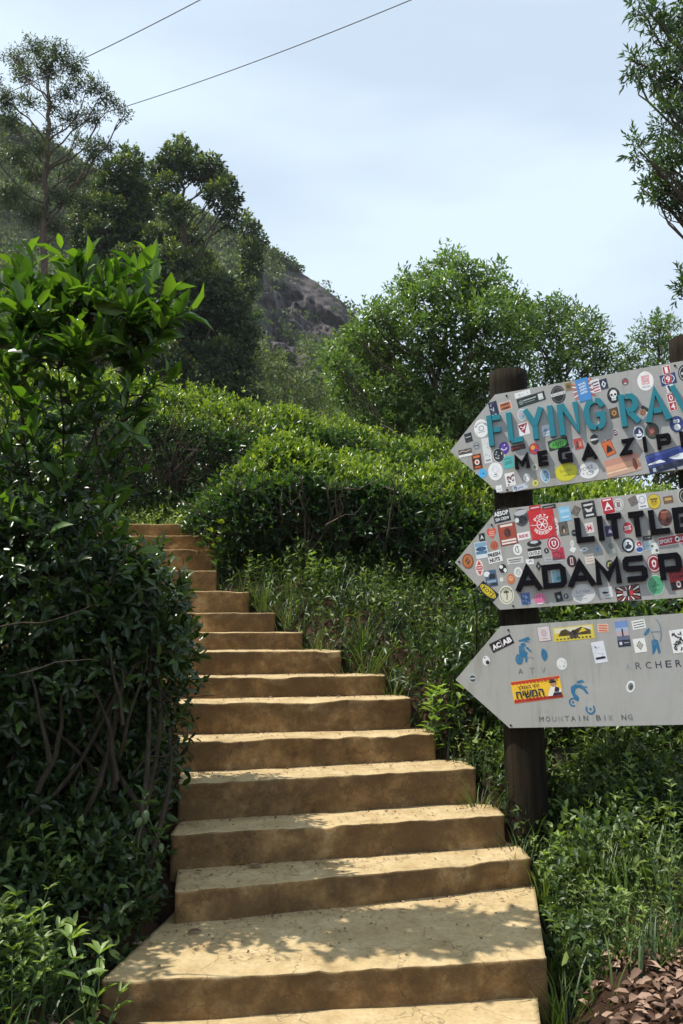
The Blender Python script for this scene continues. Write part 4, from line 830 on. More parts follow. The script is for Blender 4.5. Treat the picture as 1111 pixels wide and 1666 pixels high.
d.line([(10, 8), (17, 6)], 2, BL).ring(-9, -17, 11, 12, 2.4, BL, 60, 300).ell(-9, -17, 3.5, 4, BL).ring(18, -29, 13, 15, 2.6, BL, 150, 400).ell(18, -29, 3.5, 4.5, BL)
put(d, 2, 'painted_figure', 'blue painted cyclist on a mountain bike')
d = Dec(1062, 1040)
d.poly([(-12, 12), (-6, 18), (-3, 19), (-5, 12), (-10, 7), (-14, 8)], BL).poly([(-3, -2), (4, 0), (8, -2), (9, -10), (10, -22), (6, -24), (4, -14), (0, -22), (-4, -25), (-3, -14)], BL)
d.line([(-2, 12), (14, 12)], 1, '6c8496').ring(7, 13, 16, 40, 1.2, '5f7f94', -60, 80).line([(-3, 16), (2, 4), (0, -3)], 1.4, '6c8496')
put(d, 2, 'painted_figure', 'blue painted archer drawing a bow')
def caption(s, x0, x1, y0, y1, h, cols, miss=(), lab=None):
    cs = [c for c in s]; n = len(cs); d = Dec((x0 + x1) / 2, (y0 + y1) / 2)
    for i, ch in enumerate(cs):
        if ch == ' ' or i in miss: continue
        f = i / (n - 1); x = x0 + (x1 - x0) * f; y = y0 + (y1 - y0) * f; q = uv(x, y) - d.c
        w = h * (.3 if ch == 'I' else .85)
        d.text(ch, q[0] / d.sx, q[1] / d.sy, w if ch != 'I' else 1.4, h, cols[i % len(cols)], .0, 0)
    return put(d, 2, 'caption', lab)
caption('ATV', 847, 884, 1092, 1090, 9, ['5c5f66', '7a7d80', '85888a'], lab='faded caption reading ATV')
caption('ARCHERY', 1022, 1120, 1084, 1078, 11, ['9a9c9c', '4c5058', '42464f', '3a3f49', '2c3040', '2c3040'], lab='caption reading ARCHERY')
caption('MOUNTAIN BIKING', 881, 1025, 1170, 1166.5, 8.5, ['3c3f42', '55585a', '7a7c7c', '8c8e8e', '6a6d6e', '55585a', '5c5f60', '4a4d50'], (12,), 'faded caption reading MOUNTAIN BIKING with a letter worn away')
# ------------------------------------------------------------ hill behind
rng = np.random.RandomState(11)
sk = np.array([(-700, 60), (-300, 130), (0, 210), (60, 225), (120, 262), (180, 292), (240, 318), (330, 355), (400, 392), (430, 404), (455, 424), (480, 438), (505, 454), (530, 472), (555, 490), (575, 512), (600, 545), (640, 600), (700, 650), (900, 700), (1300, 730)], float)
pxs = np.linspace(-400, 1000, 420); ysk = np.interp(pxs, sk[:, 0], sk[:, 1])
vv = np.linspace(0, 1, 200)
HV = np.zeros((len(vv) + 12, len(pxs), 3)); rock = np.zeros((len(vv) + 12, len(pxs)))
for i, px in enumerate(pxs):
    for j, v in enumerate(vv):
        y = 780 + (ysk[i] - 780) * v; d = 55 + 75 * v ** .8
        HV[j, i] = P(px, y, d); 
        X, Y = px, y
        r1 = math.exp(-(((X - 500) / 95) ** 2 + ((Y - (500 + (X - 500) * .45)) / 52) ** 2) ** 1.5)
        r2 = math.exp(-(((X - 460 - (Y - 560) * .5) / 32) ** 2 + ((Y - 555) / 55) ** 2) ** 1.5)
        rock[j, i] = max(r1, r2)
    for j in range(12):
        q = HV[len(vv) - 1, i].copy(); q[1] += 6 * (j + 1) ** 1.3; q[2] -= 1.2 * (j + 1) ** 1.5; q[0] *= q[1] / HV[len(vv) - 1, i][1]; HV[len(vv) + j, i] = q
nn_ = fbm(HV * .07, 5); rid = 1 - np.abs(fbm(HV * np.array([.16, .1, .10]) + 5, 5)) * 2
amp = np.ones(HV.shape[:2]); amp[len(vv) - 20:len(vv) + 3] = .35
HV[..., 2] += fbm(HV * .35 + 9, 4) * .9 * amp; HV[..., 1] += fbm(HV * np.array([.9, .3, .45]), 5) * 3.2 * np.clip(rock + .1, 0, 1) * amp
HV[..., 1] += (nn_ * 9 + rid * 4 * np.clip(rock + .25, 0, 1)) * amp
rock = np.clip((rock + .75 * fbm(HV * np.array([.12, .12, .16]) + 3, 5) * (rock > .02) - .34) * 6, 0, 1)
nr, ncl = HV.shape[:2]; ii = np.arange(nr - 1)[:, None] * ncl + np.arange(ncl - 1)[None]
hill = link('hill', mesh_np('hill', HV.reshape(-1, 3), np.stack([ii, ii + 1, ii + ncl + 1, ii + ncl], -1).reshape(-1, 4), rock.ravel(), smooth=True), M['hill'])
tag(hill, 'steep green hillside with a dark rock face near its ridge', 'hill', kind='structure')
# scrub clumps on the hill (nobody could count them)
sel = []
J = np.where(rng.rand(14000) < .2, rng.randint(len(vv) - 6, len(vv), 14000), rng.randint(0, len(vv), 14000)); I = rng.randint(0, ncl, 14000)
keep = (rock[J, I] < .35) | (rng.rand(14000) < .05)
J, I = J[keep], I[keep]
C = HV[J, I]; vis = (pxs[I] < 760) & (pxs[I] > -150); C = C[vis][:10500]
Pp, Dd, Ll, Rr = [], [], [], []
for c in C:
    r = rng.uniform(.3, 1.1) * (c[1] / 95) ; k = int(16 + 14 * r)
    p, d_ = blob_points(rng, c + [0, -.1, r * .35], r, k, .75); Pp.append(p); Dd.append(d_); Rr.append(np.clip(rng.normal(rng.uniform(.15, .75), .15, k), 0, 1))
p = np.concatenate(Pp); d_ = np.concatenate(Dd); rr = np.concatenate(Rr)
dd = unit(d_ + rand_dir(rng, len(p)) * .9 + [0, 0, .3])
sc = link('hillside_scrub', leaf_mesh('hillside_scrub', p, dd, rand_dir(rng, len(p)) + [0, 0, .5], rng.uniform(.30, .62, len(p)), .8, TA, rr), M['scrub'])
tag(sc, 'low green scrub and bushes covering the hillside', 'scrub', kind='stuff')
# tall grass along the ridge and the ledges
n = 26000; J = np.where(rng.rand(n) < .5, len(vv) - 1 - rng.randint(0, 8, n), rng.randint(20, len(vv), n)); I = rng.randint(0, ncl, n)
ok_ = (pxs[I] < 700) & (pxs[I] > -60) & (rock[J, I] < .6); c = HV[J[ok_], I[ok_]] + rng.normal(0, .35, (ok_.sum(), 3)) * [1, 1, .2]
hg = link('hillside_grass', leaf_mesh('hillside_grass', c, unit(rng.normal(0, .35, c.shape) + [0, 0, 1]), rand_dir(rng, len(c)), rng.uniform(.5, 1.3, len(c)), .16, TA, np.clip(rng.normal(.6, .25, len(c)), 0, 1)), M['drygrass'])
tag(hg, 'pale tall grass along the ridge and ledges of the hillside', 'grass', kind='stuff')

# ------------------------------------------------------------ trees
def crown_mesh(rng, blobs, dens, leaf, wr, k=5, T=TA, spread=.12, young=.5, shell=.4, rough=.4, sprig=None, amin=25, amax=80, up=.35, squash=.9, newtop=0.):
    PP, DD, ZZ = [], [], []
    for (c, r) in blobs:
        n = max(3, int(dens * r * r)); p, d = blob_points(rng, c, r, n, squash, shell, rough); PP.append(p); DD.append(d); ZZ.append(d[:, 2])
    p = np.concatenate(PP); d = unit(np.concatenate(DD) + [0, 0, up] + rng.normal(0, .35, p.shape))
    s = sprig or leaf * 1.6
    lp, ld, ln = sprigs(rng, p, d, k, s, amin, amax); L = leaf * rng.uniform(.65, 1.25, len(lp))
    rnd = np.clip(np.repeat(rng.normal(young, .16, len(p)) + newtop * np.clip(np.concatenate(ZZ), 0, 1) ** 2.5, k) + np.tile(np.linspace(-.12, .16, k), len(p)) + rng.normal(0, .08, len(lp)), 0, 1)  # upward-facing sprigs get lighter leaf colour, sunlit tops painted in
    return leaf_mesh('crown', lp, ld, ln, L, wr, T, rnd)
def B_(lst, d, jd=0.0, rng_=None):
    r = rng_ or np.random.RandomState(5); o = []
    for (x, y, s) in lst:
        dd = d + r.normal(0, jd); o.append((P(x, y, dd), pxm(s, dd)))
    return o
def tree(name, label, cat, group, trunk_px, d, r0, r1, blobs, mat, bark, seed, limb=.35, to=1.1, **kw):
    rng = np.random.RandomState(seed)
    tp = np.array([P(x, y, d) for x, y in trunk_px]); base = tp[0].copy(); base[2] = min(base[2], float(ground(base[0], base[1])[0]))
    tp = np.vstack([base - [0, 0, .3], tp])
    root = empty(name, base, label, cat, group)
    t_ = np.linspace(0, len(tp) - 1, 30); pts = np.stack([np.interp(t_, np.arange(len(tp)), tp[:, i]) for i in range(3)], -1)
    pts[1:-1] += rng.normal(0, r0 * .25, (28, 3)); T_ = Tubes(); T_.add(pts, np.linspace(r0, r1, 30), 8); T_.build('trunk', bark, root)
    Bt = Tubes()
    for (c, r) in blobs:
        hd = np.hypot(pts[:, 0] - c[0], pts[:, 1] - c[1]); s = pts[np.argmin(np.abs(pts[:, 2] - (c[2] - to * hd)))]
        L = np.linalg.norm(np.asarray(c) - s); rb = min(r0 * limb, .009 * L + r1 * .4)
        cp_ = curve_pts(s, c, 7, rng, .05, -.06); Bt.add(cp_, np.linspace(rb, rb * .35, 7), 5)
        for _ in range(kw.get('twigs', 4)):
            q = np.asarray(c) + rand_dir(rng, 1)[0] * r * .8; m_ = cp_[rng.randint(3, 7)]
            Bt.add(curve_pts(m_, q, 5, rng, .08), np.linspace(rb * .4, rb * .12, 5), 4)
    Bt.build('branches', bark, root)
    kw.pop('twigs', None)
    link('crown', crown_mesh(rng, blobs, mat=None, **kw) if False else crown_mesh(rng, blobs, **kw), mat, root)
    return root
g1 = 'trees on the slope behind the hedges'
bl = B_([(60, 82, 22), (95, 92, 24), (30, 98, 20), (120, 112, 20), (75, 115, 24), (40, 125, 18), (150, 140, 18), (165, 155, 15), (183, 172, 13), (203, 185, 9), (10, 165, 22), (45, 165, 16), (110, 150, 20), (85, 172, 14), (15, 195, 18),
         (150, 190, 16), (115, 195, 18), (85, 215, 12), (150, 240, 18), (172, 240, 14), (125, 232, 12), (155, 265, 15), (60, 245, 14), (25, 255, 22), (55, 285, 22), (120, 290, 20), (20, 320, 26), (100, 325, 22), (50, 350, 22), (140, 330, 16), (90, 370, 20), (-20, 130, 22), (-25, 230, 30)], 30, .6)
tree('tall_tree', 'tall thin-crowned tree with open branches at the top left', 'tree', g1, [(72, 420), (74, 300), (79, 210), (78, 130), (72, 92)], 30, .17, .03, bl, M['euca'], M['bark'], 21, dens=850, leaf=.125, wr=.40, k=4, young=.45, shell=.9, rough=.7, sprig=.25, squash=.6)
bl = B_([(212, 262, 18), (196, 282, 24), (226, 285, 20), (178, 312, 24), (212, 318, 26), (236, 322, 16), (150, 345, 22), (185, 350, 26), (222, 356, 26), (132, 372, 18), (165, 385, 24), (205, 395, 30), (240, 390, 18), (150, 420, 30), (215, 440, 36), (170, 470, 36), (240, 480, 30), (200, 530, 44), (150, 560, 40), (240, 570, 36)], 38, 1.0)
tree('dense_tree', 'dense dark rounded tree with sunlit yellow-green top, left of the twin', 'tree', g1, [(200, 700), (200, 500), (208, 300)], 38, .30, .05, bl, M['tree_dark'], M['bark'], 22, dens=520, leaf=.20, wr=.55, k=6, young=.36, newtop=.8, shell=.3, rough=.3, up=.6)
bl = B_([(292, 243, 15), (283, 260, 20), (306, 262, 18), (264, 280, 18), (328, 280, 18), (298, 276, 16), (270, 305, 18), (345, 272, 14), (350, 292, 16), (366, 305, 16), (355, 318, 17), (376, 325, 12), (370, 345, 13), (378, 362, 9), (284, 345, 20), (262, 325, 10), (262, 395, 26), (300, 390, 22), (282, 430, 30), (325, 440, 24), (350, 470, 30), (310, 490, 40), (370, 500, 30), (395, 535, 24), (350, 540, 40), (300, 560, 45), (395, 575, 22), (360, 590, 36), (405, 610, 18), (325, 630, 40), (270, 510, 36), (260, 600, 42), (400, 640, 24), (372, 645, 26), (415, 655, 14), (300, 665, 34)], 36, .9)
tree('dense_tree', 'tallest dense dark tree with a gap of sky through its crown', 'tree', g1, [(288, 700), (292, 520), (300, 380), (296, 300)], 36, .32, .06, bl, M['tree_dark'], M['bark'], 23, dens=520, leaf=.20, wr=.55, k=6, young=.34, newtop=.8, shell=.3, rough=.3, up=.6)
bl = B_([(398, 360, 10), (406, 375, 13), (416, 392, 13), (408, 410, 14), (412, 432, 13), (405, 452, 12), (410, 470, 10), (398, 480, 8)], 40, .4)
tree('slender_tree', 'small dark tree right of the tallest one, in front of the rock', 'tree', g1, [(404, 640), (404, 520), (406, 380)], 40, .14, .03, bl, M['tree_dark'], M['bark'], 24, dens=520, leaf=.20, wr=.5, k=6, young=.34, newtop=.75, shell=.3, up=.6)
cb = [(735, 430, 16), (750, 440, 14), (700, 455, 20), (765, 452, 16), (800, 445, 14), (660, 475, 20), (690, 490, 24), (730, 475, 26), (775, 480, 24), (815, 470, 14), (620, 515, 20), (645, 520, 26), (585, 540, 16), (575, 565, 20), (545, 590, 14), (560, 610, 20), (610, 560, 28), (840, 500, 18), (800, 510, 26), (850, 530, 20), (690, 540, 30), (740, 530, 30), (780, 550, 28), (830, 560, 26), (650, 575, 28), (600, 610, 26), (560, 640, 16), (620, 650, 24), (700, 590, 28), (745, 590, 28), (790, 600, 26), (840, 600, 22), (660, 625, 24), (595, 680, 18), (640, 690, 20), (750, 640, 22), (800, 645, 24), (580, 650, 18), (780, 495, 14), (725, 415, 8), (665, 455, 9), (600, 505, 9), (545, 565, 9), (690, 660, 36), (730, 690, 38), (780, 700, 34), (650, 690, 28), (825, 690, 34), (700, 725, 28), (740, 660, 34)]
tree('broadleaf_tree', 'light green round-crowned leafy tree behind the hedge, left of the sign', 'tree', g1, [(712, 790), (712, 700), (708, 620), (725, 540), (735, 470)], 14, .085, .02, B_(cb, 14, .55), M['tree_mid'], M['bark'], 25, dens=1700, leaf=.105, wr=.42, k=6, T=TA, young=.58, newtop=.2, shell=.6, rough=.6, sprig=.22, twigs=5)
cb = [(865, 515, 18), (885, 500, 14), (920, 508, 18), (950, 525, 16), (900, 535, 24), (975, 545, 12), (940, 555, 24), (985, 570, 12), (890, 570, 26), (960, 585, 22), (920, 600, 26), (990, 600, 18), (880, 620, 24), (960, 630, 24), (860, 560, 14), (832, 502, 18), (905, 512, 20), (955, 532, 20), (850, 525, 22), (1000, 660, 30), (1050, 680, 34), (1100, 680, 34), (1150, 700, 40), (1000, 720, 30), (1060, 745, 34), (1110, 765, 34), (940, 690, 34)]
tree('broadleaf_tree', 'darker leafy tree just above the top board', 'tree', g1, [(905, 780), (905, 680), (915, 560)], 15.5, .10, .03, B_(cb, 15.5, .5), M['tree_mid'], M['bark'], 26, dens=1150, leaf=.10, wr=.42, k=6, young=.42, shell=.6, rough=.6, sprig=.22)
cb = [(1075, 520, 12), (1060, 535, 16), (1090, 535, 16), (1040, 555, 14), (1070, 560, 20), (1100, 565, 18), (1015, 575, 12), (1040, 590, 20), (1075, 600, 22), (1110, 610, 22), (1000, 600, 14), (1020, 620, 20), (1130, 560, 22), (1150, 600, 24)]
tree('sparse_tree', 'small paler tree behind the right end of the top board', 'tree', g1, [(1070, 800), (1070, 660), (1072, 540)], 22, .11, .03, B_(cb, 22, .6), M['tree_mid'], M['bark'], 27, dens=800, leaf=.12, wr=.42, k=5, young=.5, shell=.6, rough=.6)
cb = [(1040, 8, 12), (1058, 22, 14), (1075, 38, 14), (1088, 55, 14), (1100, 25, 14), (1108, 75, 20), (1095, 100, 14), (1030, 100, 9), (1033, 118, 9), (1052, 108, 12), (1065, 122, 12), (1078, 135, 10), (1105, 125, 18), (1100, 155, 12), (1092, 178, 14), (1110, 195, 16), (1076, 210, 9), (1035, 232, 10), (1042, 248, 9), (1088, 232, 14), (1108, 245, 18), (1060, 270, 9), (1078, 260, 10), (1095, 275, 14), (1045, 308, 8), (1060, 305, 9), (1078, 300, 13), (1098, 310, 16), (1070, 325, 10), (1088, 335, 10), (1108, 345, 10), (1112, 460, 11), (1106, 478, 6),
      (1140, 30, 25), (1150, 100, 28), (1140, 170, 25), (1150, 240, 28), (1145, 310, 28), (1140, 450, 22), (1200, 60, 40), (1210, 160, 40), (1200, 260, 40), (1210, 360, 36)]
tree('overhanging_tree', 'feathery green branches hanging in at the upper right edge', 'tree', None, [(1330, 1200), (1310, 700), (1290, 300), (1270, 0)], 9, .14, .03, B_(cb, 9, .3), M['mimosa'], M['bark'], 28, dens=2200, leaf=.095, wr=.28, k=8, young=.42, shell=.95, rough=.5, sprig=.16, limb=.2, twigs=3, amin=15, amax=65)

# bushes between hedge and hill
gb = 'grey green bushes at the foot of the hill'
for lab, d, seed, mk, lst in [
    ('feathery grey green bush below the rock face', 30, 31, 'scrub', [(440, 590, 26), (470, 600, 24), (455, 640, 30), (500, 625, 24), (430, 640, 24), (490, 660, 28), (530, 640, 20), (440, 570, 14), (520, 665, 22)]),
    ('mid green bush in the dip between hill and round tree', 26, 32, 'scrub', [(540, 670, 22), (570, 660, 22), (600, 690, 24), (550, 700, 22), (525, 690, 18), (630, 710, 24)]),
    ('pale low bush at the foot of the round tree', 13, 33, 'tree_mid', [(590, 700, 18), (620, 690, 20), (650, 705, 22), (685, 720, 20), (640, 735, 22), (600, 730, 16)])]:
    bb = B_(lst, d, .3); r_ = np.random.RandomState(seed); base = P(lst[3][0], 760, d)
    rt = empty('bush', base, lab, 'bush')
    link('crown', crown_mesh(r_, bb, dens=150 if d > 20 else 420, leaf=.17 if d > 20 else .07, wr=.3, k=6, young=.55, shell=.5, rough=.6), M[mk], rt)
    T_ = Tubes(); [T_.add(curve_pts(base, c, 6, r_, .06), np.linspace(.05, .01, 6), 5) for c, r in bb]; T_.build('stems', M['bark'], rt)

# ------------------------------------------------------------ tea hedges
def hedge(name, label, path, h, depth, dens_top, dens_front, leaf, seed, mat=None, young=.68, stems=24, T=TA, skirt=.72, ends=True):
    rng = np.random.RandomState(seed); path = np.array(path, float)
    seg = np.linalg.norm(np.diff(path[:, :2], axis=0), axis=1); cum = np.concatenate([[0], np.cumsum(seg)]); L = cum[-1]
    def at(s): return np.stack([np.interp(s, cum, path[:, 0]), np.interp(s, cum, path[:, 1])], -1)
    def hh(s): return np.interp(s, cum, h if np.ndim(h) else np.full(len(cum), h))
    def tang(s): return unit(at(s + .05) - at(s - .05))
    base = np.array([*path[len(path) // 2][:2], float(ground(*path[len(path) // 2][:2])[0])])
    rt = empty(name, base, label, 'hedge')
    def top_z(s, q, x, y): 
        lump = .17 * vnoise(np.stack([x * 1.5, y * 1.5, x * 0], -1)) + .07 * vnoise(np.stack([x * 5, y * 5, x * 0 + 3], -1))
        return ground(x, y) + hh(s) * (1 - .14 * np.exp(-q / .12)) + lump
    # top
    n = int(L * depth * dens_top); s = rng.rand(n) * L; q = rng.rand(n) * depth; a = at(s); t = tang(s); nb = np.stack([-t[:, 1], t[:, 0]], -1)
    xy = a + nb * q[:, None]; z = top_z(s, q, xy[:, 0], xy[:, 1]) - rng.rand(n) ** 2 * .16
    stray = rng.rand(n) < .035; z = z + stray * rng.uniform(.04, .20, n); Pt = np.column_stack([xy, z]); Dt = unit(np.column_stack([rng.normal(0, .4, (n, 2)), np.ones(n)]))
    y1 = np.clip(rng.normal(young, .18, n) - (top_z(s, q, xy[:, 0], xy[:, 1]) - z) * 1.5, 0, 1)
    # front (and ends)
    n2 = int(L * dens_front); s2 = rng.rand(n2) * (L + (1.2 if ends else 0)) - (.6 if ends else 0); 
    v = 1 - rng.rand(n2) ** 1.35 * (1 - 0.0) ; v = np.clip(v, 0, 1)
    sc_ = np.clip(s2, 0, L); a = at(sc_); t = tang(sc_); nb = np.stack([-t[:, 1], t[:, 0]], -1)
    over = np.where(s2 < 0, s2, np.where(s2 > L, s2 - L, 0))
    bulge = .10 * np.sin(v * math.pi) + .12 * vnoise(np.stack([a[:, 0] * 2.3, v * 3, a[:, 1] * 2.3], -1)) + rng.rand(n2) * .22 - .06
    back = np.abs(over) / .6 * depth * .9
    xy = a - nb * (bulge * (1 - np.abs(over) * 1.6))[:, None] + nb * back[:, None] + t * (np.sign(over) * bulge * 1.2)[:, None]
    gz_ = ground(xy[:, 0], xy[:, 1]); tz = top_z(sc_, np.maximum(back, 0), xy[:, 0], xy[:, 1]); z = gz_ + (tz - gz_) * (skirt * .35 + (1 - skirt * .35) * v)
    thin = rng.rand(n2) < np.clip((v / skirt) ** 1.6, .05, 1); xy, z, nb, v = xy[thin], z[thin], nb[thin], v[thin]; n2 = len(z)
    Pf = np.column_stack([xy, z]); Df = unit(np.column_stack([-nb * .8, .35 + v * .8]) + rng.normal(0, .45, (n2, 3)))
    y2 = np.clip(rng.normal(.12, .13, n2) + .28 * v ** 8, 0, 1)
    Pn = np.vstack([Pt, Pf]); Dn = np.vstack([Dt, Df]); y = np.concatenate([y1, y2]); k = 5
    lp, ld, ln = sprigs(rng, Pn, Dn, k, leaf * 1.3, 20, 75)
    rnd = np.clip(np.repeat(y, k) + np.tile(np.linspace(-.18, .2, k), len(Pn)) + rng.normal(0, .09, len(lp)), 0, 1)
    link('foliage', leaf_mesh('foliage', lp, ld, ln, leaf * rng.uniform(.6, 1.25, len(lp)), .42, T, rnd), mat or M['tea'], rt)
    # stems: gnarled bases with forked twigs up to the canopy
    T_ = Tubes()
    for i in range(int(L * stems / 2)):
        s = rng.rand() * L; a = at(s)[None][0]; a = np.ravel(a); t = np.ravel(tang(s)); nb = np.array([-t[1], t[0]]); q = rng.uniform(-.14, depth * .35)
        xy = a + nb * q; z0 = float(ground(*xy)[0]); H_ = float(hh(s)); b = np.array([*xy, z0 - .05]); f = b + np.array([*rng.normal(0, .06, 2), H_ * rng.uniform(.15, .3)]); r = rng.uniform(.010, .022)
        T_.add(curve_pts(b, f, 5, rng, .06), np.linspace(r * 1.4, r, 5), 6)
        for _ in range(rng.randint(4, 8)):
            e = f + np.array([*(rng.normal(0, .28, 2) - nb * .08), H_ * rng.uniform(.4, .75)]); p = curve_pts(f, e, 8, rng, .05, .03); T_.add(p, np.linspace(r * .55, r * .18, 8), 5)
            for _ in range(2):
                m_ = p[rng.randint(2, 7)]; T_.add(curve_pts(m_, m_ + np.array([*rng.normal(0, .14, 2), rng.uniform(-.02, .25)]), 5, rng, .07), np.linspace(r * .22, r * .1, 5), 4)
    T_.build('stems', M['bark'], rt)
    return rt
hedge('tea_hedge', 'long near tea hedge running right from the stairs behind the signpost', [(-1.28, 8.0), (-1.12, 7.65), (-.4, 7.55), (.6, 7.65), (1.6, 7.35), (2.5, 6.7), (3.6, 6.1), (5.2, 5.6)], [.64, .74, .88, .95, .98, 1.0, 1.0, 1.0], 1.45, 700, 1250, .066, 41, T=TB, young=.66)
hedge('tea_hedge', 'upper tea hedge beyond the turn of the stairs with dark stems showing below', [(-5.5, 8.4), (-4.2, 8.9), (-3.0, 9.45), (-1.8, 9.9), (-.4, 10.2), (1.0, 9.9), (2.4, 9.2), (4.5, 8.4)], [1.5, 1.5, 1.5, 1.45, 1.3, 1.15, 1.0, 1.0], 1.7, 420, 620, .070, 42, young=.72)
hedge('tea_hedge', 'farthest tea hedge forming the leafy skyline below the trees', [(-6, 11.3), (-3.5, 11.9), (-1.5, 12.2), (0, 12.2), (2, 11.6), (4.5, 10.8)], 1.05, 1.8, 260, 260, .085, 43, young=.74, stems=4)
hedge('tea_hedge', 'sunlit tea hedge seen at the far left behind the tall shrub', [(-5.4, 5.3), (-4.2, 5.6), (-3.1, 6.1), (-2.35, 6.7)], [1.6, 1.65, 1.7, 1.55], 1.9, 620, 800, .066, 44, young=.70, T=TB)

# ------------------------------------------------------------ left tea bush (near, dark)
rng = np.random.RandomState(51)
nb_ = B_([(30, 830, 90), (110, 850, 60), (-100, 900, 150), (60, 930, 130), (180, 950, 66), (150, 1000, 110), (240, 1010, 62), (30, 1080, 130), (220, 1090, 75), (120, 1130, 95), (-120, 1100, 140), (265, 960, 40), (275, 1050, 34), (30, 1210, 110), (140, 1240, 70), (-80, 1230, 110), (60, 1320, 90), (165, 1315, 58), (-70, 1330, 100), (225, 1290, 34), (262, 1130, 36), (200, 1180, 60), (228, 925, 40), (262, 985, 42), (268, 1050, 44), (258, 1130, 46), (252, 1210, 46), (235, 1270, 40)], 4.38, .16, rng)
tb = empty('tea_bush', (P(120, 1250, 4.2)[0], 4.2, float(ground(P(120, 1250, 4.2)[0], 4.2)[0])), 'big dark tea bush crowding the left side of the stairs', 'bush')
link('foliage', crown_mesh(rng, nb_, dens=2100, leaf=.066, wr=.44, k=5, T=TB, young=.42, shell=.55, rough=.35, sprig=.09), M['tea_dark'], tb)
T_ = Tubes(); b0 = np.array(tb.location)
for (c, r) in nb_:
    for _ in range(1):
        a = b0 + np.array([rng.uniform(-.7, .45), rng.uniform(-.3, .3), -.05]); e = np.asarray(c) + rand_dir(rng, 1)[0] * r * .8; p = curve_pts(a, e, 10, rng, .05, .04); T_.add(p, np.linspace(.017, .004, 10), 6)
        for _ in range(3):
            m_ = p[rng.randint(3, 10)]; T_.add(curve_pts(m_, m_ + rand_dir(rng, 1)[0] * .3, 6, rng, .09), np.linspace(.005, .0015, 6), 4)
# forked bare stems that show at the lower right of the bush
for (x0, y0, x1, y1, d0, r0) in [(185, 1285, 200, 1090, 4.05, .018), (190, 1270, 150, 1120, 4.0, .014), (195, 1230, 240, 1060, 4.05, .011), (200, 1180, 175, 1040, 3.95, .010), (215, 1260, 285, 1180, 4.1, .006), (60, 1290, 100, 1130, 3.9, .016), (0, 1020, 150, 985, 3.3, .005), (20, 1100, 160, 1075, 3.4, .005), (80, 1240, 40, 1080, 3.8, .012)]:
    T_.add(curve_pts(P(x0, y0, d0), P(x1, y1, d0), 9, rng, .04), np.linspace(r0, r0 * .4, 9), 7)
T_.build('stems', M['twig'], tb)

# unseen bush outside the left edge, put there to shade the undergrowth
rng = np.random.RandomState(58)
for nm, lab, cx, cy, h in (('tea_bush', 'unseen tall dark bush beyond the left edge that shades the undergrowth', -2.6, 3.9, 1.75), ):
    z0 = float(ground(cx, cy)[0]); rt = empty(nm, (cx, cy, z0), lab, 'bush')
    bb = [(np.array([cx + rng.uniform(-.5, .5), cy + rng.uniform(-.6, .6), z0 + h * rng.uniform(.25, .95)]), rng.uniform(.3, .45)) for _ in range(26)]
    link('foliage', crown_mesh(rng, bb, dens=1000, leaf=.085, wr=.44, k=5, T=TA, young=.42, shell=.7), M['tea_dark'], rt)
    T_ = Tubes(); [T_.add(curve_pts(np.array([cx, cy, z0 - .05]), c, 8, rng, .05), np.linspace(.02, .005, 8), 6) for c, r in bb]; T_.build('stems', M['twig'], rt)

# ------------------------------------------------------------ tall glossy shrub in front
rng = np.random.RandomState(61)
gs = empty('tall_shrub', (P(90, 1300, 4.6)[0], 4.6, float(ground(P(90, 1300, 4.6)[0], 4.6)[0])), 'tall shrub with big glossy backlit leaves at the left edge', 'shrub')
tips = [(x, y) for x, y in [(45, 425), (20, 450), (95, 425), (120, 440), (60, 480), (150, 440), (185, 470), (150, 490), (215, 450), (235, 430), (255, 480), (200, 510), (110, 500), (30, 510), (75, 540), (270, 500), (160, 545), (240, 530), (120, 560), (20, 570), (195, 560), (60, 590), (290, 505), (150, 600), (100, 620), (215, 600), (30, 630), (250, 575), (180, 640), (80, 660), (130, 680), (20, 690), (200, 690), (60, 720), (150, 740), (235, 650), (-40, 440), (-60, 500), (-90, 560), (-50, 620), (-100, 660), (-60, 700), (175, 720), (100, 760), (40, 790), (180, 790)] if y < 655 or x < 50]
tips = [(x, y - 34 if y < 600 else y) for x, y in tips]
tips += [(x + 14, y + 22) for x, y in tips if y < 530]
_unused = [(0, 0)]
T_ = Tubes(); b0 = np.array(gs.location); lp, ld, ln, LL, rr = [], [], [], [], []
mains = [np.array(curve_pts(b0 + [o, 0, -.05], P(x, y, 3.85 + dd), 18, rng, .03, .0)) for o, x, y, dd in ((-.05, 60, 520, 0), (.03, 130, 520, .1), (.08, 215, 560, .05), (-.12, -20, 580, .1), (.0, 95, 600, -.12), (.1, 180, 640, .12))]
for m_ in mains: T_.add(m_, np.linspace(.012, .004, 18), 7)
tips += [(int(rng.uniform(0, 240)), int(rng.uniform(600, 880))) for _ in range(60)] + [(int(rng.uniform(-20, 285)), int(rng.uniform(455, 610))) for _ in range(34)] + [(int(rng.uniform(-80, 20)), int(rng.uniform(560, 900))) for _ in range(12)]
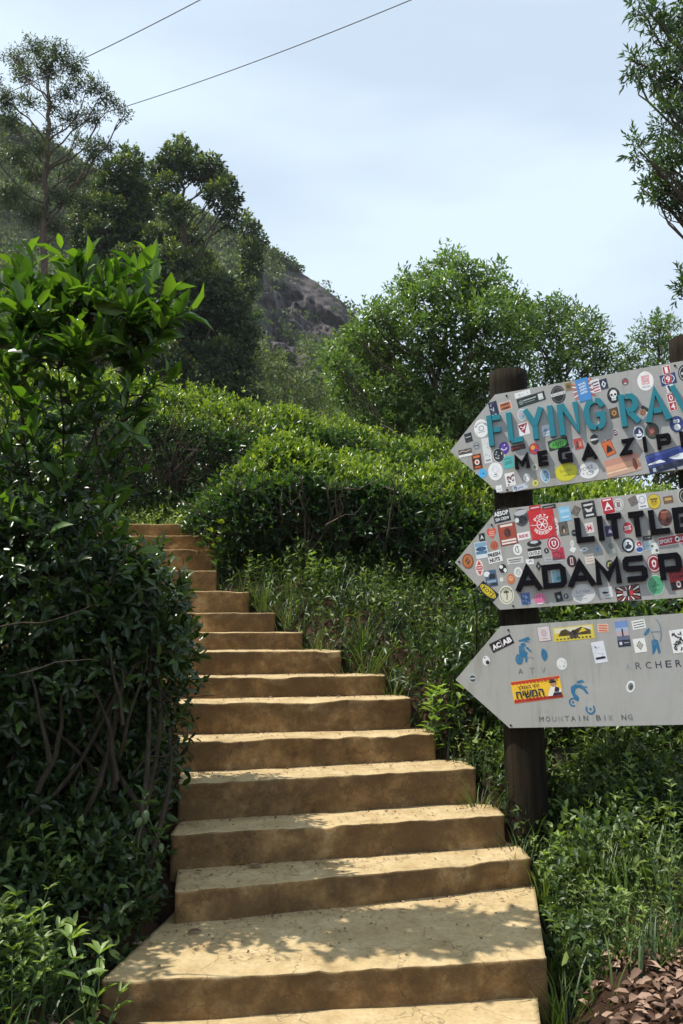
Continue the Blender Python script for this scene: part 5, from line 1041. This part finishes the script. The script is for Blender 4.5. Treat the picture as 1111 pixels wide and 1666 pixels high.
for (x, y) in tips:
    d_ = 3.82 + rng.uniform(-.28, .28); tp_ = P(x + rng.uniform(-8, 8), y + 14, d_); low = y > 590
    cand = min((m_[j] for m_ in mains for j in range(5, 18)), key=lambda q: np.linalg.norm(q - tp_) + (4 if q[2] > tp_[2] - .08 else 0))
    p = curve_pts(cand, tp_, 14, rng, .07, -.07); T_.add(p, np.linspace(.005, .002, 14), 5)
    tt = unit(np.gradient(p, axis=0)); nl = 8 if low else 13; ph = rng.rand() * 6.28
    for j in range(nl):
        f = .30 + .70 * (j + rng.uniform(-.3, .3)) / (nl - 1); f = min(max(f, .2), 1); i_ = int(f * 13); d0 = unit(tt[i_] + [0, 0, .25])
        a_ = unit(np.cross(d0, rand_dir(rng, 1)[0])); b_ = np.cross(d0, a_); ph += 2.4 + rng.normal(0, .5); al = math.radians(rng.uniform(40, 92) * (1 - .5 * f)); rd = math.cos(ph) * a_ + math.sin(ph) * b_
        lp.append(p[i_]); ld.append(math.cos(al) * d0 + math.sin(al) * rd + [0, 0, rng.uniform(-.25, .1)]); ln.append(d0 - rd * .2 + rng.normal(0, .35, 3) + [0, 0, .3])
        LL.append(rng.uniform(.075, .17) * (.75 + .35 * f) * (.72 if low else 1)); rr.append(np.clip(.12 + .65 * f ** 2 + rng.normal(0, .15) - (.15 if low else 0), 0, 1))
link('foliage', leaf_mesh('foliage', np.array(lp), np.array(ld), np.array(ln), np.array(LL), rng.uniform(.34, .48, len(lp)), TB, np.array(rr)), M['shrub'], gs)
T_.build('stems', M['twig'], gs)

# ------------------------------------------------------------ undergrowth
def ground_pts(rng, n, x0, x1, y0, y1, dens=None):
    x = rng.uniform(x0, x1, n); y = rng.uniform(y0, y1, n); return x, y
SL = np.array([s[0] for s in steps]); SR = np.array([s[1] for s in steps])
def on_stairs(x, y, m=.04):
    xl = np.interp(y, SL[:, 1], SL[:, 0]); xr = np.interp(y, SR[:, 1], SR[:, 0]); return (x > xl - m) & (x < xr + m) & (y > 2.2) & (y < 9.2)
def undergrowth(name, label, rng, x, y, hmax, leaf, mat, k=5, T=TA, wr=.45, young=.45, cat='undergrowth'):
    z = ground(x, y); n = len(x); h = hmax * rng.rand(n) ** 1.4
    p = np.column_stack([x, y, z + h]); D = unit(rng.normal(0, .6, (n, 3)) + [0, 0, .9])
    lp, ld, ln = sprigs(rng, p, D, k, leaf * 1.4, 25, 85)
    rnd = np.clip(np.repeat(rng.normal(young, .18, n) + .15 * h / hmax, k) + rng.normal(0, .1, n * k), 0, 1)
    o = link(name, leaf_mesh(name, lp, ld, ln, leaf * rng.uniform(.5, 1.4, n * k), wr, T, rnd), mat); return tag(o, label, cat, kind='stuff')
rng = np.random.RandomState(71)
x, y = ground_pts(rng, 14000, -3.4, -.6, 2.2, 5.2); k_ = ~on_stairs(x, y, .06) & ~((x > -1.2) & (y < 3.45)) & ((y > 3.0) | (x < -1.15)); 
undergrowth('undergrowth', 'dense low broad-leaved undergrowth left of the stairs', rng, x[k_], y[k_], .24, .050, M['weed'], T=TB, young=.22, wr=.5)
x, y = ground_pts(rng, 4000, .9, 3.8, 3.6, 5.6); k_ = ~on_stairs(x, y, .08) & (vnoise(np.stack([x * 2.3, y * 2.3, x * 0 + 15], -1)) > -.15)
undergrowth('undergrowth', 'broad-leaved weeds among the tangle right of the signpost', rng, x[k_], y[k_], .30, .052, M['weed'], T=TB, young=.36, wr=.5, k=4)
x, y = ground_pts(rng, 10500, .55, 4.2, 3.2, 5.4); k_ = ~on_stairs(x, y, .05) & (x > 1.02) & (y > 3.5 + .3 * rng.rand(len(x))) & (vnoise(np.stack([x * 1.1, y * 1.1, x * 0], -1)) * .6 + vnoise(np.stack([x * 4, y * 4, x * 0 + 5], -1)) * .6 > -.12)
undergrowth('undergrowth', 'tangled low weeds around the foot of the signpost', rng, x[k_], y[k_], .26, .034, M['weed'], T=TB, young=.48, wr=.33)
x, y = ground_pts(rng, 7000, -2.2, 3.0, 5.0, 8.2); k_ = ~on_stairs(x, y, .02) & (x > np.interp(y, SR[:, 1], SR[:, 0]))
undergrowth('undergrowth', 'weeds on the grassy bank right of the upper stairs', rng, x[k_], y[k_], .27, .055, M['weed'], k=4, young=.38, wr=.32)
x, y = ground_pts(rng, 4000, -4.5, -1.0, 5.2, 9.4); k_ = ~on_stairs(x, y, .0) & (x < np.interp(y, SL[:, 1], SL[:, 0]))
undergrowth('undergrowth', 'weeds along the left edge of the upper stairs', rng, x[k_], y[k_], .3, .05, M['weed'], k=4, young=.4)
x, y = ground_pts(rng, 1600, -2.6, -.6, 8.75, 9.7)
undergrowth('undergrowth', 'low bright weeds above the last visible step', rng, x, y, .2, .05, M['weed'], k=4, young=.6)
for lab_, (x0, x1, y0, y1), n_ in (('dark weeds and shoots under and behind the near tea hedge', (-1.3, 3.2, 7.45, 9.7), 7000), ('dark weeds under the upper tea hedge', (-4.8, 3.2, 9.2, 12.6), 14000)):
    x, y = ground_pts(rng, n_, x0, x1, y0, y1); k_ = ~on_stairs(x, y, .0)
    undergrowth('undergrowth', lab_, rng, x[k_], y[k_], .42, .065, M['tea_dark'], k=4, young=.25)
# grass blades
def grass(name, label, rng, x, y, h, w=.07, mat=None, lean=.35, young=.5):
    n = len(x); z = ground(x, y); d = unit(np.column_stack([rng.normal(0, lean, (n, 2)), np.ones(n)]))
    bend = np.column_stack([d[:, :2], np.zeros(n)]) * -1 + rng.normal(0, .1, (n, 3)) + [0, 0, .15]
    o = link(name, leaf_mesh(name, np.column_stack([x, y, z]), d, bend, h * rng.uniform(.4, 1.2, n), w * rng.uniform(.6, 1.2, n), TG, np.clip(rng.normal(young, .2, n), 0, 1)), mat or M['grass'])
    return tag(o, label, 'grass', kind='stuff')
def clump(rng, n, cs, s):
    c = np.array(cs)[rng.randint(0, len(cs), n)]; return c[:, 0] + rng.normal(0, s, n), c[:, 1] + rng.normal(0, s, n)
x, y = ground_pts(rng, 10000, -1.4, 3.4, 4.6, 8.0); k_ = ~on_stairs(x, y, .02) & (x > np.interp(y, SR[:, 1], SR[:, 0]) + .02); 
grass('grass', 'long green grass covering the bank below the near hedge', rng, x[k_], y[k_], .27, .045, young=.30)
x, y = ground_pts(rng, 5500, .98, 4.2, 3.45, 5.2); k_ = ~on_stairs(x, y, .05)
grass('grass', 'thin grass among the weeds at the foot of the signpost', rng, x[k_], y[k_], .20, .05, young=.6)
x, y = ground_pts(rng, 2200, -2.6, -.95, 2.4, 4.2); k_ = ~on_stairs(x, y, .05)
grass('grass', 'sparse grass blades among the undergrowth at the lower left', rng, x[k_], y[k_], .22, .05, young=.45)

# tufts of taller grass along the right ends of the steps
rt_ = np.random.RandomState(76)
for k, (px, py, d_) in enumerate([(520, 1040, 6.3), (570, 1095, 6.0), (600, 1090, 6.1), (640, 1100, 5.9), (470, 1010, 6.7), (590, 1050, 6.3), (780, 1290, 5.0), (880, 1400, 4.5), (900, 1470, 4.0), (840, 1330, 4.7), (980, 1400, 4.2), (1060, 1420, 4.2), (430, 985, 7.0), (905, 1520, 3.6)]):
    gx, gy = P(px, py, d_)[0], d_; n = 60; x = rt_.normal(0, .035, n); y = rt_.normal(0, .035, n); dd = unit(np.column_stack([x * 9 + rt_.normal(0, .25, n), y * 9 + rt_.normal(0, .25, n), np.ones(n)]))
    o = link('grass_tuft', leaf_mesh('grass_tuft', np.column_stack([x, y, x * 0 - .01]), dd, np.column_stack([-dd[:, :2], np.zeros(n)]) + [0, 0, .2], rt_.uniform(.15, .36, n), .03, TG, np.clip(rt_.normal(.72, .15, n), 0, 1)), M['grass'])
    o.location = (gx, gy, float(ground(gx, gy)[0])); tag(o, 'tuft of taller pale green grass along the right ends of the steps', 'grass tuft', 'grass tufts along the right ends of the steps')

# leaf litter
def litter(name, label, rng, x, y, leaf, lift=.012):
    n = len(x); z = ground(x, y) + lift + rng.rand(n) * .02; d = unit(np.column_stack([rng.normal(0, 1, (n, 2)), rng.normal(0, .2, n)]))
    o = link(name, leaf_mesh(name, np.column_stack([x, y, z]), d, rng.normal(0, .4, (n, 3)) + [0, 0, 1], leaf * rng.uniform(.5, 1.3, n), .5, TB, rng.rand(n)), M['litter'])
    return tag(o, label, 'dead leaves', kind='stuff')
x, y = ground_pts(rng, 6500, .78, 3.0, 2.0, 3.9); k_ = ((x > 1.0 + .35 * rng.rand(len(x)) ** 2) | ((y < 2.95) & (x > .82))) & (vnoise(np.stack([x * 2, y * 2, x * 0 + 8], -1)) > -.85)
litter('leaf_litter', 'dry brown leaves lying on the red soil at the lower right', rng, x[k_], y[k_], .060)
x, y = ground_pts(rng, 1800, -2.8, -.9, 2.3, 4.6); k_ = ~on_stairs(x, y, .05)
litter('leaf_litter', 'dry brown leaves under the bush at the lower left', rng, x[k_], y[k_], .06)
# crumbs of soil and leaf bits on the treads
rp2 = np.random.RandomState(77); PX, PY, PZ_ = [], [], []
for i in range(1, 9):
    L, R, z = steps[i]; nL, nR = steps[i + 1][0], steps[i + 1][1]; m = 190 if i > 1 else 260
    t = rp2.rand(m); s = 1 - rp2.rand(m) ** 2.2 * .9; a = L + (R - L) * t[:, None]; b = nL + (nR - nL) * t[:, None]; q = a + (b - a) * s[:, None] * .97
    PX.append(q[:, 0]); PY.append(q[:, 1]); PZ_.append(np.full(m, z + .006))
x, y, z = map(np.concatenate, (PX, PY, PZ_)); n = len(x)
o = link('leaf_crumbs', leaf_mesh('leaf_crumbs', np.column_stack([x, y, z]), unit(np.column_stack([rp2.normal(0, 1, (n, 2)), rp2.normal(0, .12, n)])), rp2.normal(0, .4, (n, 3)) + [0, 0, 1], rp2.uniform(.006, .024, n), .5, TA, rp2.rand(n)), M['litter'])
tag(o, 'small crumbs of soil and dead leaf on the treads', 'debris', kind='stuff')

# single plants
def weed_parts(rng, h, npairs, leaf, mat, wr=.4, T=TB, nst=1, droop=.1):
    T_ = Tubes(); lp, ld, ln, LL, rr = [], [], [], [], []
    for s in range(nst):
        e = np.array([rng.normal(0, .12 * h + .02), rng.normal(0, .12 * h + .02), h * rng.uniform(.75, 1.05)]); p = curve_pts(np.array([rng.normal(0, .02), rng.normal(0, .02), -.03]), e, 12, rng, .02)
        T_.add(p, np.linspace(.0042, .0018, 12), 5)
        for j in range(npairs):
            f = .25 + .75 * j / max(npairs - 1, 1); q = np.array([np.interp(f * 11, np.arange(12), p[:, c]) for c in range(3)]); a0 = j * 1.57 + rng.normal(0, .3)
            for sgn in (0, math.pi) + ((.9, 2.2) if j == npairs - 1 else ()):
                up = .25 + .55 * f + rng.normal(0, .12); d = np.array([math.cos(a0 + sgn), math.sin(a0 + sgn), up - droop]); lp.append(q); ld.append(d)
                ln.append(np.array([0, 0, 1.0]) - .2 * d + rng.normal(0, .15, 3)); LL.append(leaf * (1.05 - .45 * abs(f - .55) * 1.6) * rng.uniform(.8, 1.15)); rr.append(np.clip(.25 + .6 * f + rng.normal(0, .12), 0, 1))
    return T_, (np.array(lp), np.array(ld), np.array(ln), np.array(LL), wr, T, np.array(rr))
def plant(name, label, x, y, h, npairs, leaf, mat, seed, cat='plant', group=None, z=None, rotz=0, **kw):
    rng = np.random.RandomState(seed); z = float(ground(x, y)[0]) if z is None else z
    root = empty(name, (x, y, z), label, cat, group); root.rotation_euler = (0, 0, rotz)
    T_, L_ = weed_parts(rng, h, npairs, leaf, mat, **kw)
    a = T_.build('stem', M['stem']); a.parent = root; b = link('leaves', leaf_mesh('leaves', *L_), mat); b.parent = root
    return root
def gp(px, py, d): q = P(px, py, d); return q[0], d
plant('leafy_plant', 'bright broad-leaved plant in the sun left of the bottom step', *gp(165, 1560, 3.15), .40, 5, .105, M['weed_pale'], 81, nst=2, wr=.42)
plant('leafy_plant', 'yellow-green seedling at the bottom edge left of the stairs', *gp(95, 1665, 2.75), .22, 4, .10, M['weed_pale'], 82, nst=2, wr=.36)
plant('leafy_plant', 'lone yellow-green tea shoot right of the middle steps', *gp(702, 1200, 5.45), .46, 7, .10, M['weed_pale'], 83, nst=5, wr=.38)
plant('leafy_plant', 'small weed growing from the crack of the lowest step', .82, 3.12, .13, 5, .035, M['weed'], 84, z=float(steps[0][2]), nst=2, wr=.3)
plant('leafy_plant', 'thin weed leaning on the left end of the bottom riser', *gp(175, 1668, 3.12), .22, 4, .09, M['weed_pale'], 85, nst=1, wr=.2)
plant('leafy_plant', 'bright young tea sprig left of the turn in the stairs', *gp(355, 905, 7.45), .62, 6, .11, M['tea'], 86, nst=5, wr=.4)
sources = [plant('wild_weed', None, 1.5, 4.2, .42, 7, .060, M['weed'], 90, nst=3, wr=.3), plant('wild_weed', None, 2.0, 4.2, .30, 6, .075, M['weed_pale'], 91, nst=2, wr=.34), plant('wild_weed', None, 1.7, 4.6, .36, 9, .045, M['weed'], 92, nst=4, wr=.26)]
rw = np.random.RandomState(95)
regs = [('leafy weed standing in the tangle around the foot of the signpost', 'weeds around the foot of the signpost', 70, (1.0, 2.9, 3.55, 5.2)),
        ('leafy weed standing on the bank right of the middle and upper stairs', 'weeds on the bank right of the stairs', 40, (-.9, 2.2, 5.0, 7.2)),
        ('leafy weed standing in the shade at the lower left of the stairs', 'weeds left of the stairs', 44, (-2.4, -1.08, 3.0, 4.4))]
used = set()
for lab, grp, n, (x0, x1, y0, y1) in regs:
    c = 0
    while c < n:
        x = rw.uniform(x0, x1); y = rw.uniform(y0, y1)
        if on_stairs(np.array([x]), np.array([y]), .1)[0] or (grp.startswith('weeds on the bank') and x < np.interp(y, SR[:, 1], SR[:, 0])): continue
        si = rw.randint(3) if not (x < 0 and y < 3.7) else 1; s = sources[si]
        if si in used: s = copy_tree(s)
        used.add(si); s.location = (x, y, float(ground(x, y)[0])); s.rotation_euler = (0, 0, rw.uniform(0, 6.28)); f = rw.uniform(.6, 1.15); s.scale = (f, f, f)
        tag(s, lab, 'weed', grp); c += 1
for k in range(22):
    x = rw.uniform(-1.62, -1.06); y = rw.uniform(2.85, 3.5)
    if on_stairs(np.array([x]), np.array([y]), .06)[0]: continue
    s = copy_tree(sources[rw.choice([0, 1, 1])]); s.location = (x, y, float(ground(x, y)[0])); s.rotation_euler = (0, 0, rw.uniform(0, 6.28)); f = rw.uniform(.7, 1.15); s.scale = (f, f, f)
    tag(s, 'sunlit leafy weed at the bottom left corner beside the landing', 'weed', 'sunlit weeds beside the landing')
# small stones and clods on the bare soil
rs_ = np.random.RandomState(79); n = 420; T0 = np.array([[0, 0, 1], [1, 0, 0], [0, 1, 0], [-1, 0, 0], [0, -1, 0], [0, 0, -1]], float); F0 = np.array([[0, 1, 2], [0, 2, 3], [0, 3, 4], [0, 4, 1], [5, 2, 1], [5, 3, 2], [5, 4, 3], [5, 1, 4]])
x, y = rs_.uniform(.95, 2.4, n), rs_.uniform(2.7, 4.0, n); z = ground(x, y); sz = rs_.uniform(.004, .018, n) * rs_.rand(n) ** .5
Vp = (T0[None] + rs_.normal(0, .18, (n, 6, 3))) * (sz[:, None, None] * rs_.uniform(.6, 1.3, (n, 1, 3))) + np.stack([x, y, z + .003], -1)[:, None]
tag(link('small_stones', mesh_np('small_stones', Vp.reshape(-1, 3), (F0[None] + (np.arange(n) * 6)[:, None, None]).reshape(-1, 3), smooth=True), M['soil']), 'small stones and clods on the bare soil at the lower right', 'stones', kind='stuff')
# fern fronds beside the landing
fern = empty('fern', (1.12, 4.0, float(ground(1.12, 4.0)[0])), 'small fern with narrow fronds at the right edge of the landing', 'fern')
rf = np.random.RandomState(97); 
for k in range(7):
    a = rf.uniform(-.6, 2.6) - .6; L = rf.uniform(.25, .42); t = np.linspace(0, 1, 12); p = np.stack([math.cos(a) * L * t, math.sin(a) * L * t, L * (1.1 * t - .75 * t * t)], -1)
    T_ = Tubes(); T_.add(p, np.linspace(.002, .0008, 12), 4); fr = T_.build('frond', M['stem']); fr.parent = fern
    tt = unit(np.gradient(p, axis=0)); si_ = unit(np.cross(tt, [0, 0, 1.])); pos = np.vstack([p[1:], p[1:]]); dd = np.vstack([si_[1:] + tt[1:] * .4, -si_[1:] + tt[1:] * .4]); w_ = np.sin(np.linspace(.5, 3.0, 11)) * .055 + .01
    lv = link('leaflets', leaf_mesh('leaflets', pos, dd, np.tile([0, 0, 1.], (22, 1)), np.concatenate([w_, w_]), .3, TA, rf.uniform(.4, .9, 22)), M['weed_pale']); lv.parent = fr
# strap leaved plant with one pale folded leaf
sp_ = empty('strap_leaf_plant', (*gp(1005, 1400, 4.1), float(ground(*gp(1005, 1400, 4.1))[0])), 'strap-leaved plant with one pale folded leaf right of the signpost', 'plant')
for k, (dx, dy, dz, L, w, r_) in enumerate([(-.45, -.2, .75, .22, .16, 1.0), (-.1, -.1, 1, .26, .08, .9), (.15, .05, 1, .28, .07, .8), (.35, -.1, .8, .22, .08, .7), (.05, .2, 1, .24, .07, .8), (-.25, .1, .9, .2, .08, .6)]):
    q = np.array(sp_.location); o = link('blade', leaf_mesh('blade', q[None] + [.01 * k, 0, 0], np.array([[dx, dy, dz]]), np.array([[.2, -1, .6]]), L, w, TG, np.array([r_])), M['weed_pale'], sp_)
# green fruit hanging in the shade left of the stairs
fruit = empty('fruiting_plant', P(225, 1380, 3.75), 'shaded sprig with two green pods left of the stairs', 'plant')
T_ = Tubes(); q = P(240, 1310, 3.8); T_.add(curve_pts(P(222, 1400, 3.8), q, 8, rf, .03), .003, 5); T_.add(curve_pts(q, P(262, 1375, 3.8), 6, rf, .03), .0025, 5); T_.build('stem', M['stem'], fruit)
def pod(c, r, dr, lab):
    n = 12; t = np.linspace(0, 1, n); dr = unit(np.array(dr)); p = np.asarray(c)[None] + dr[None] * (t[:, None] * r * 3.0); T2 = Tubes(); T2.add(p, r * np.sqrt(np.clip(np.sin(t * math.pi * .97 + .04), .0, 1)) * (1 - .3 * t) + .0008, 12)
    o = T2.build('pod', M['podm'], fruit); return o
M['podm'] = flat_mat('green_pod_skin', (.10, .15, .06), .45)
pod(P(238, 1318, 3.8), .020, (-.1, 0, -1), ''); pod(P(230, 1330, 3.78), .017, (-.5, 0, -.8), ''); pod(P(262, 1372, 3.8), .014, (.05, 0, -1), '')
sl = sprigs(rf, np.array([P(235, 1310, 3.8), P(262, 1368, 3.8), P(215, 1395, 3.8)]), np.array([[0, 0, 1.]] * 3), 5, .04, 40, 90)
link('leaves', leaf_mesh('leaves', *sl, .075, .5, TB, np.full(15, .4)), M['weed'], fruit)
# a few fallen leaves on the treads
def fallen(px, py, si, L, ang, r_, lab):
    q = PZ(px, py, float(steps[si][2]) + .012); root_o = link('fallen_leaf', leaf_mesh('fallen_leaf', np.array([[0, 0, 0.]]), np.array([[math.cos(ang), math.sin(ang), .05]]), np.array([[0.1, .1, 1.]]), L, .55, TB, np.array([r_])), M['litter'])
    root_o.location = [float(v) for v in q]; tag(root_o, lab, 'leaf')
fallen(402, 1409, 2, .085, .15, .75, 'pale grey curled dead leaf on the second full step')
fallen(330, 1418, 2, .05, 2.9, .5, 'brown dead leaf near the left end of the second full step')
fallen(305, 1516, 1, .07, .3, .35, 'dark dead leaf in the left back corner of the landing')
fallen(370, 1496, 1, .03, .3, .8, 'tiny pale dead leaf at the back of the landing')
fallen(480, 1500, 1, .025, 1.3, .8, 'tiny tan dead leaf in the middle back of the landing')
fallen(745, 1465, 1, .03, 2.3, .5, 'tiny brown dead leaf at the right back of the landing')

for j, (px, py, si, L_) in enumerate([(650, 1480, 1, .035), (560, 1512, 1, .028), (820, 1463, 1, .03), (455, 1345, 3, .03), (700, 1322, 3, .028), (610, 1252, 4, .03), (380, 1268, 4, .035), (770, 1600, 0, .03)]):
    if si == 0: continue
    fallen(px, py, si, L_, j * 1.3, .2 + .09 * j, ['curled dead leaf flake at the back of the landing right of centre', 'dead leaf flake in the middle of the landing', 'dead leaf flake near the right back corner of the landing', 'dead leaf flake left of centre on the third full step', 'dead leaf flake right of centre on the third full step', 'dead leaf flake in the middle of the fourth full step', 'dead leaf flake at the left of the fourth full step', 'x'][j])

# old gnarled trunk and mossy stump behind the signpost
rng = np.random.RandomState(98)
gt = empty('gnarled_tree', (*gp(1040, 1330, 5.6), float(ground(*gp(1040, 1330, 5.6))[0])), 'old gnarled leaning trunk in the shade behind the bottom board', 'tree')
T_ = Tubes()
for (x0, y0, x1, y1, r0, r1) in [(1030, 1330, 1055, 1170, .06, .05), (1036, 1330, 1075, 1120, .04, .03), (1050, 1200, 1110, 1040, .045, .03), (1055, 1190, 1020, 1020, .035, .02), (1025, 1330, 1040, 1230, .05, .03)]:
    T_.add(curve_pts(P(x0, y0, 5.5), P(x1, y1, 5.5), 14, rng, .03), np.linspace(r0, r1, 14), 9)
T_.build('trunk', M['bark_pale'], gt)
bb = B_([(1010, 1040, 70), (1100, 1020, 80), (930, 1060, 60), (1180, 1060, 80), (880, 1010, 50), (1120, 1120, 60), (1200, 1180, 60), (980, 1120, 40)], 5.7, .15)
link('crown', crown_mesh(rng, bb, dens=700, leaf=.075, wr=.42, k=5, T=TB, young=.5, shell=.6), M['tea'], gt)
st_ = empty('stump', (*gp(925, 1310, 5.3), float(ground(*gp(925, 1310, 5.3))[0])), 'pale mossy lump of old stump just right of the signpost', 'stump')
T_ = Tubes(); T_.add(curve_pts(P(925, 1330, 5.3), P(922, 1215, 5.3), 14, rng, .05), .085 * (1 + .35 * vnoise(np.linspace(0, 6, 14)[:, None] * [1, .3, 2])), 14)
V = T_.V[0]; V += .03 * np.stack([vnoise(V * 9 + 3), vnoise(V * 9 + 9), vnoise(V * 9)], -1); T_.build('wood', M['bark_pale'], st_)

# big glossy leaves of a tea bush just left of and behind the boards
lb = empty('tea_bush', (*gp(800, 1180, 5.7), float(ground(*gp(800, 1180, 5.7))[0])), 'glossy tea bush reaching around the left tips of the boards', 'bush')
bb = B_([(790, 1020, 30), (800, 970, 24), (765, 1060, 32), (850, 1000, 34), (920, 1000, 34), (780, 1110, 34), (1000, 990, 30), (820, 1140, 40), (740, 1120, 26), (860, 1060, 40), (770, 970, 18), (775, 1160, 26), (740, 1060, 20)], 5.6, .12)
rng = np.random.RandomState(99); link('foliage', crown_mesh(rng, bb, dens=1100, leaf=.072, wr=.42, k=5, T=TB, young=.45, shell=.6), M['tea_dark'], lb)
T_ = Tubes(); b0 = np.array(lb.location); [T_.add(curve_pts(b0 + [rng.normal(0, .1), 0, -.03], c, 9, rng, .05), np.linspace(.012, .004, 9), 5) for c, r in bb]; T_.build('stems', M['twig'], lb)

# ------------------------------------------------------------ power cables
def cable(a, b, lab, sag):
    t = np.linspace(-.6, 1.5, 60)[:, None]; a = np.asarray(a); b = np.asarray(b); p = a + (b - a) * t; p[:, 2] += (t[:, 0] * (t[:, 0] - 1)) * sag
    T_ = Tubes(); T_.add(p, .014, 6); o = T_.build('power_cable', M['cable']); tag(o, lab, 'cable')
cable(P(10, 152, 26), P(325, 0, 20), 'upper power cable crossing the top left corner of the sky', .35)
cable(P(205, 173, 27), P(668, 0, 20), 'lower longer power cable slanting across the sky', .5)

# ------------------------------------------------------------ haze
hz_m = bpy.data.materials.new('thin_haze'); hz_m.use_nodes = True; t = hz_m.node_tree; t.nodes.clear()
o_ = t.nodes.new('ShaderNodeOutputMaterial'); v_ = t.nodes.new('ShaderNodeVolumePrincipled'); v_.inputs['Density'].default_value = .00030; v_.inputs['Color'].default_value = (.86, .93, 1.0, 1)
t.links.new(v_.outputs[0], o_.inputs['Volume'])
bm_v = [(x, y, z) for x in (-1600, 1600) for y in (-1600, 1600) for z in (-60, 140)]
me = bpy.data.meshes.new('haze'); me.from_pydata(bm_v, [], [(0, 1, 3, 2), (4, 6, 7, 5), (0, 4, 5, 1), (2, 3, 7, 6), (0, 2, 6, 4), (1, 5, 7, 3)]); me.update()
hz = link('haze', me, hz_m); tag(hz, 'thin pale daylight haze in the air over the whole valley', 'haze', kind='stuff')
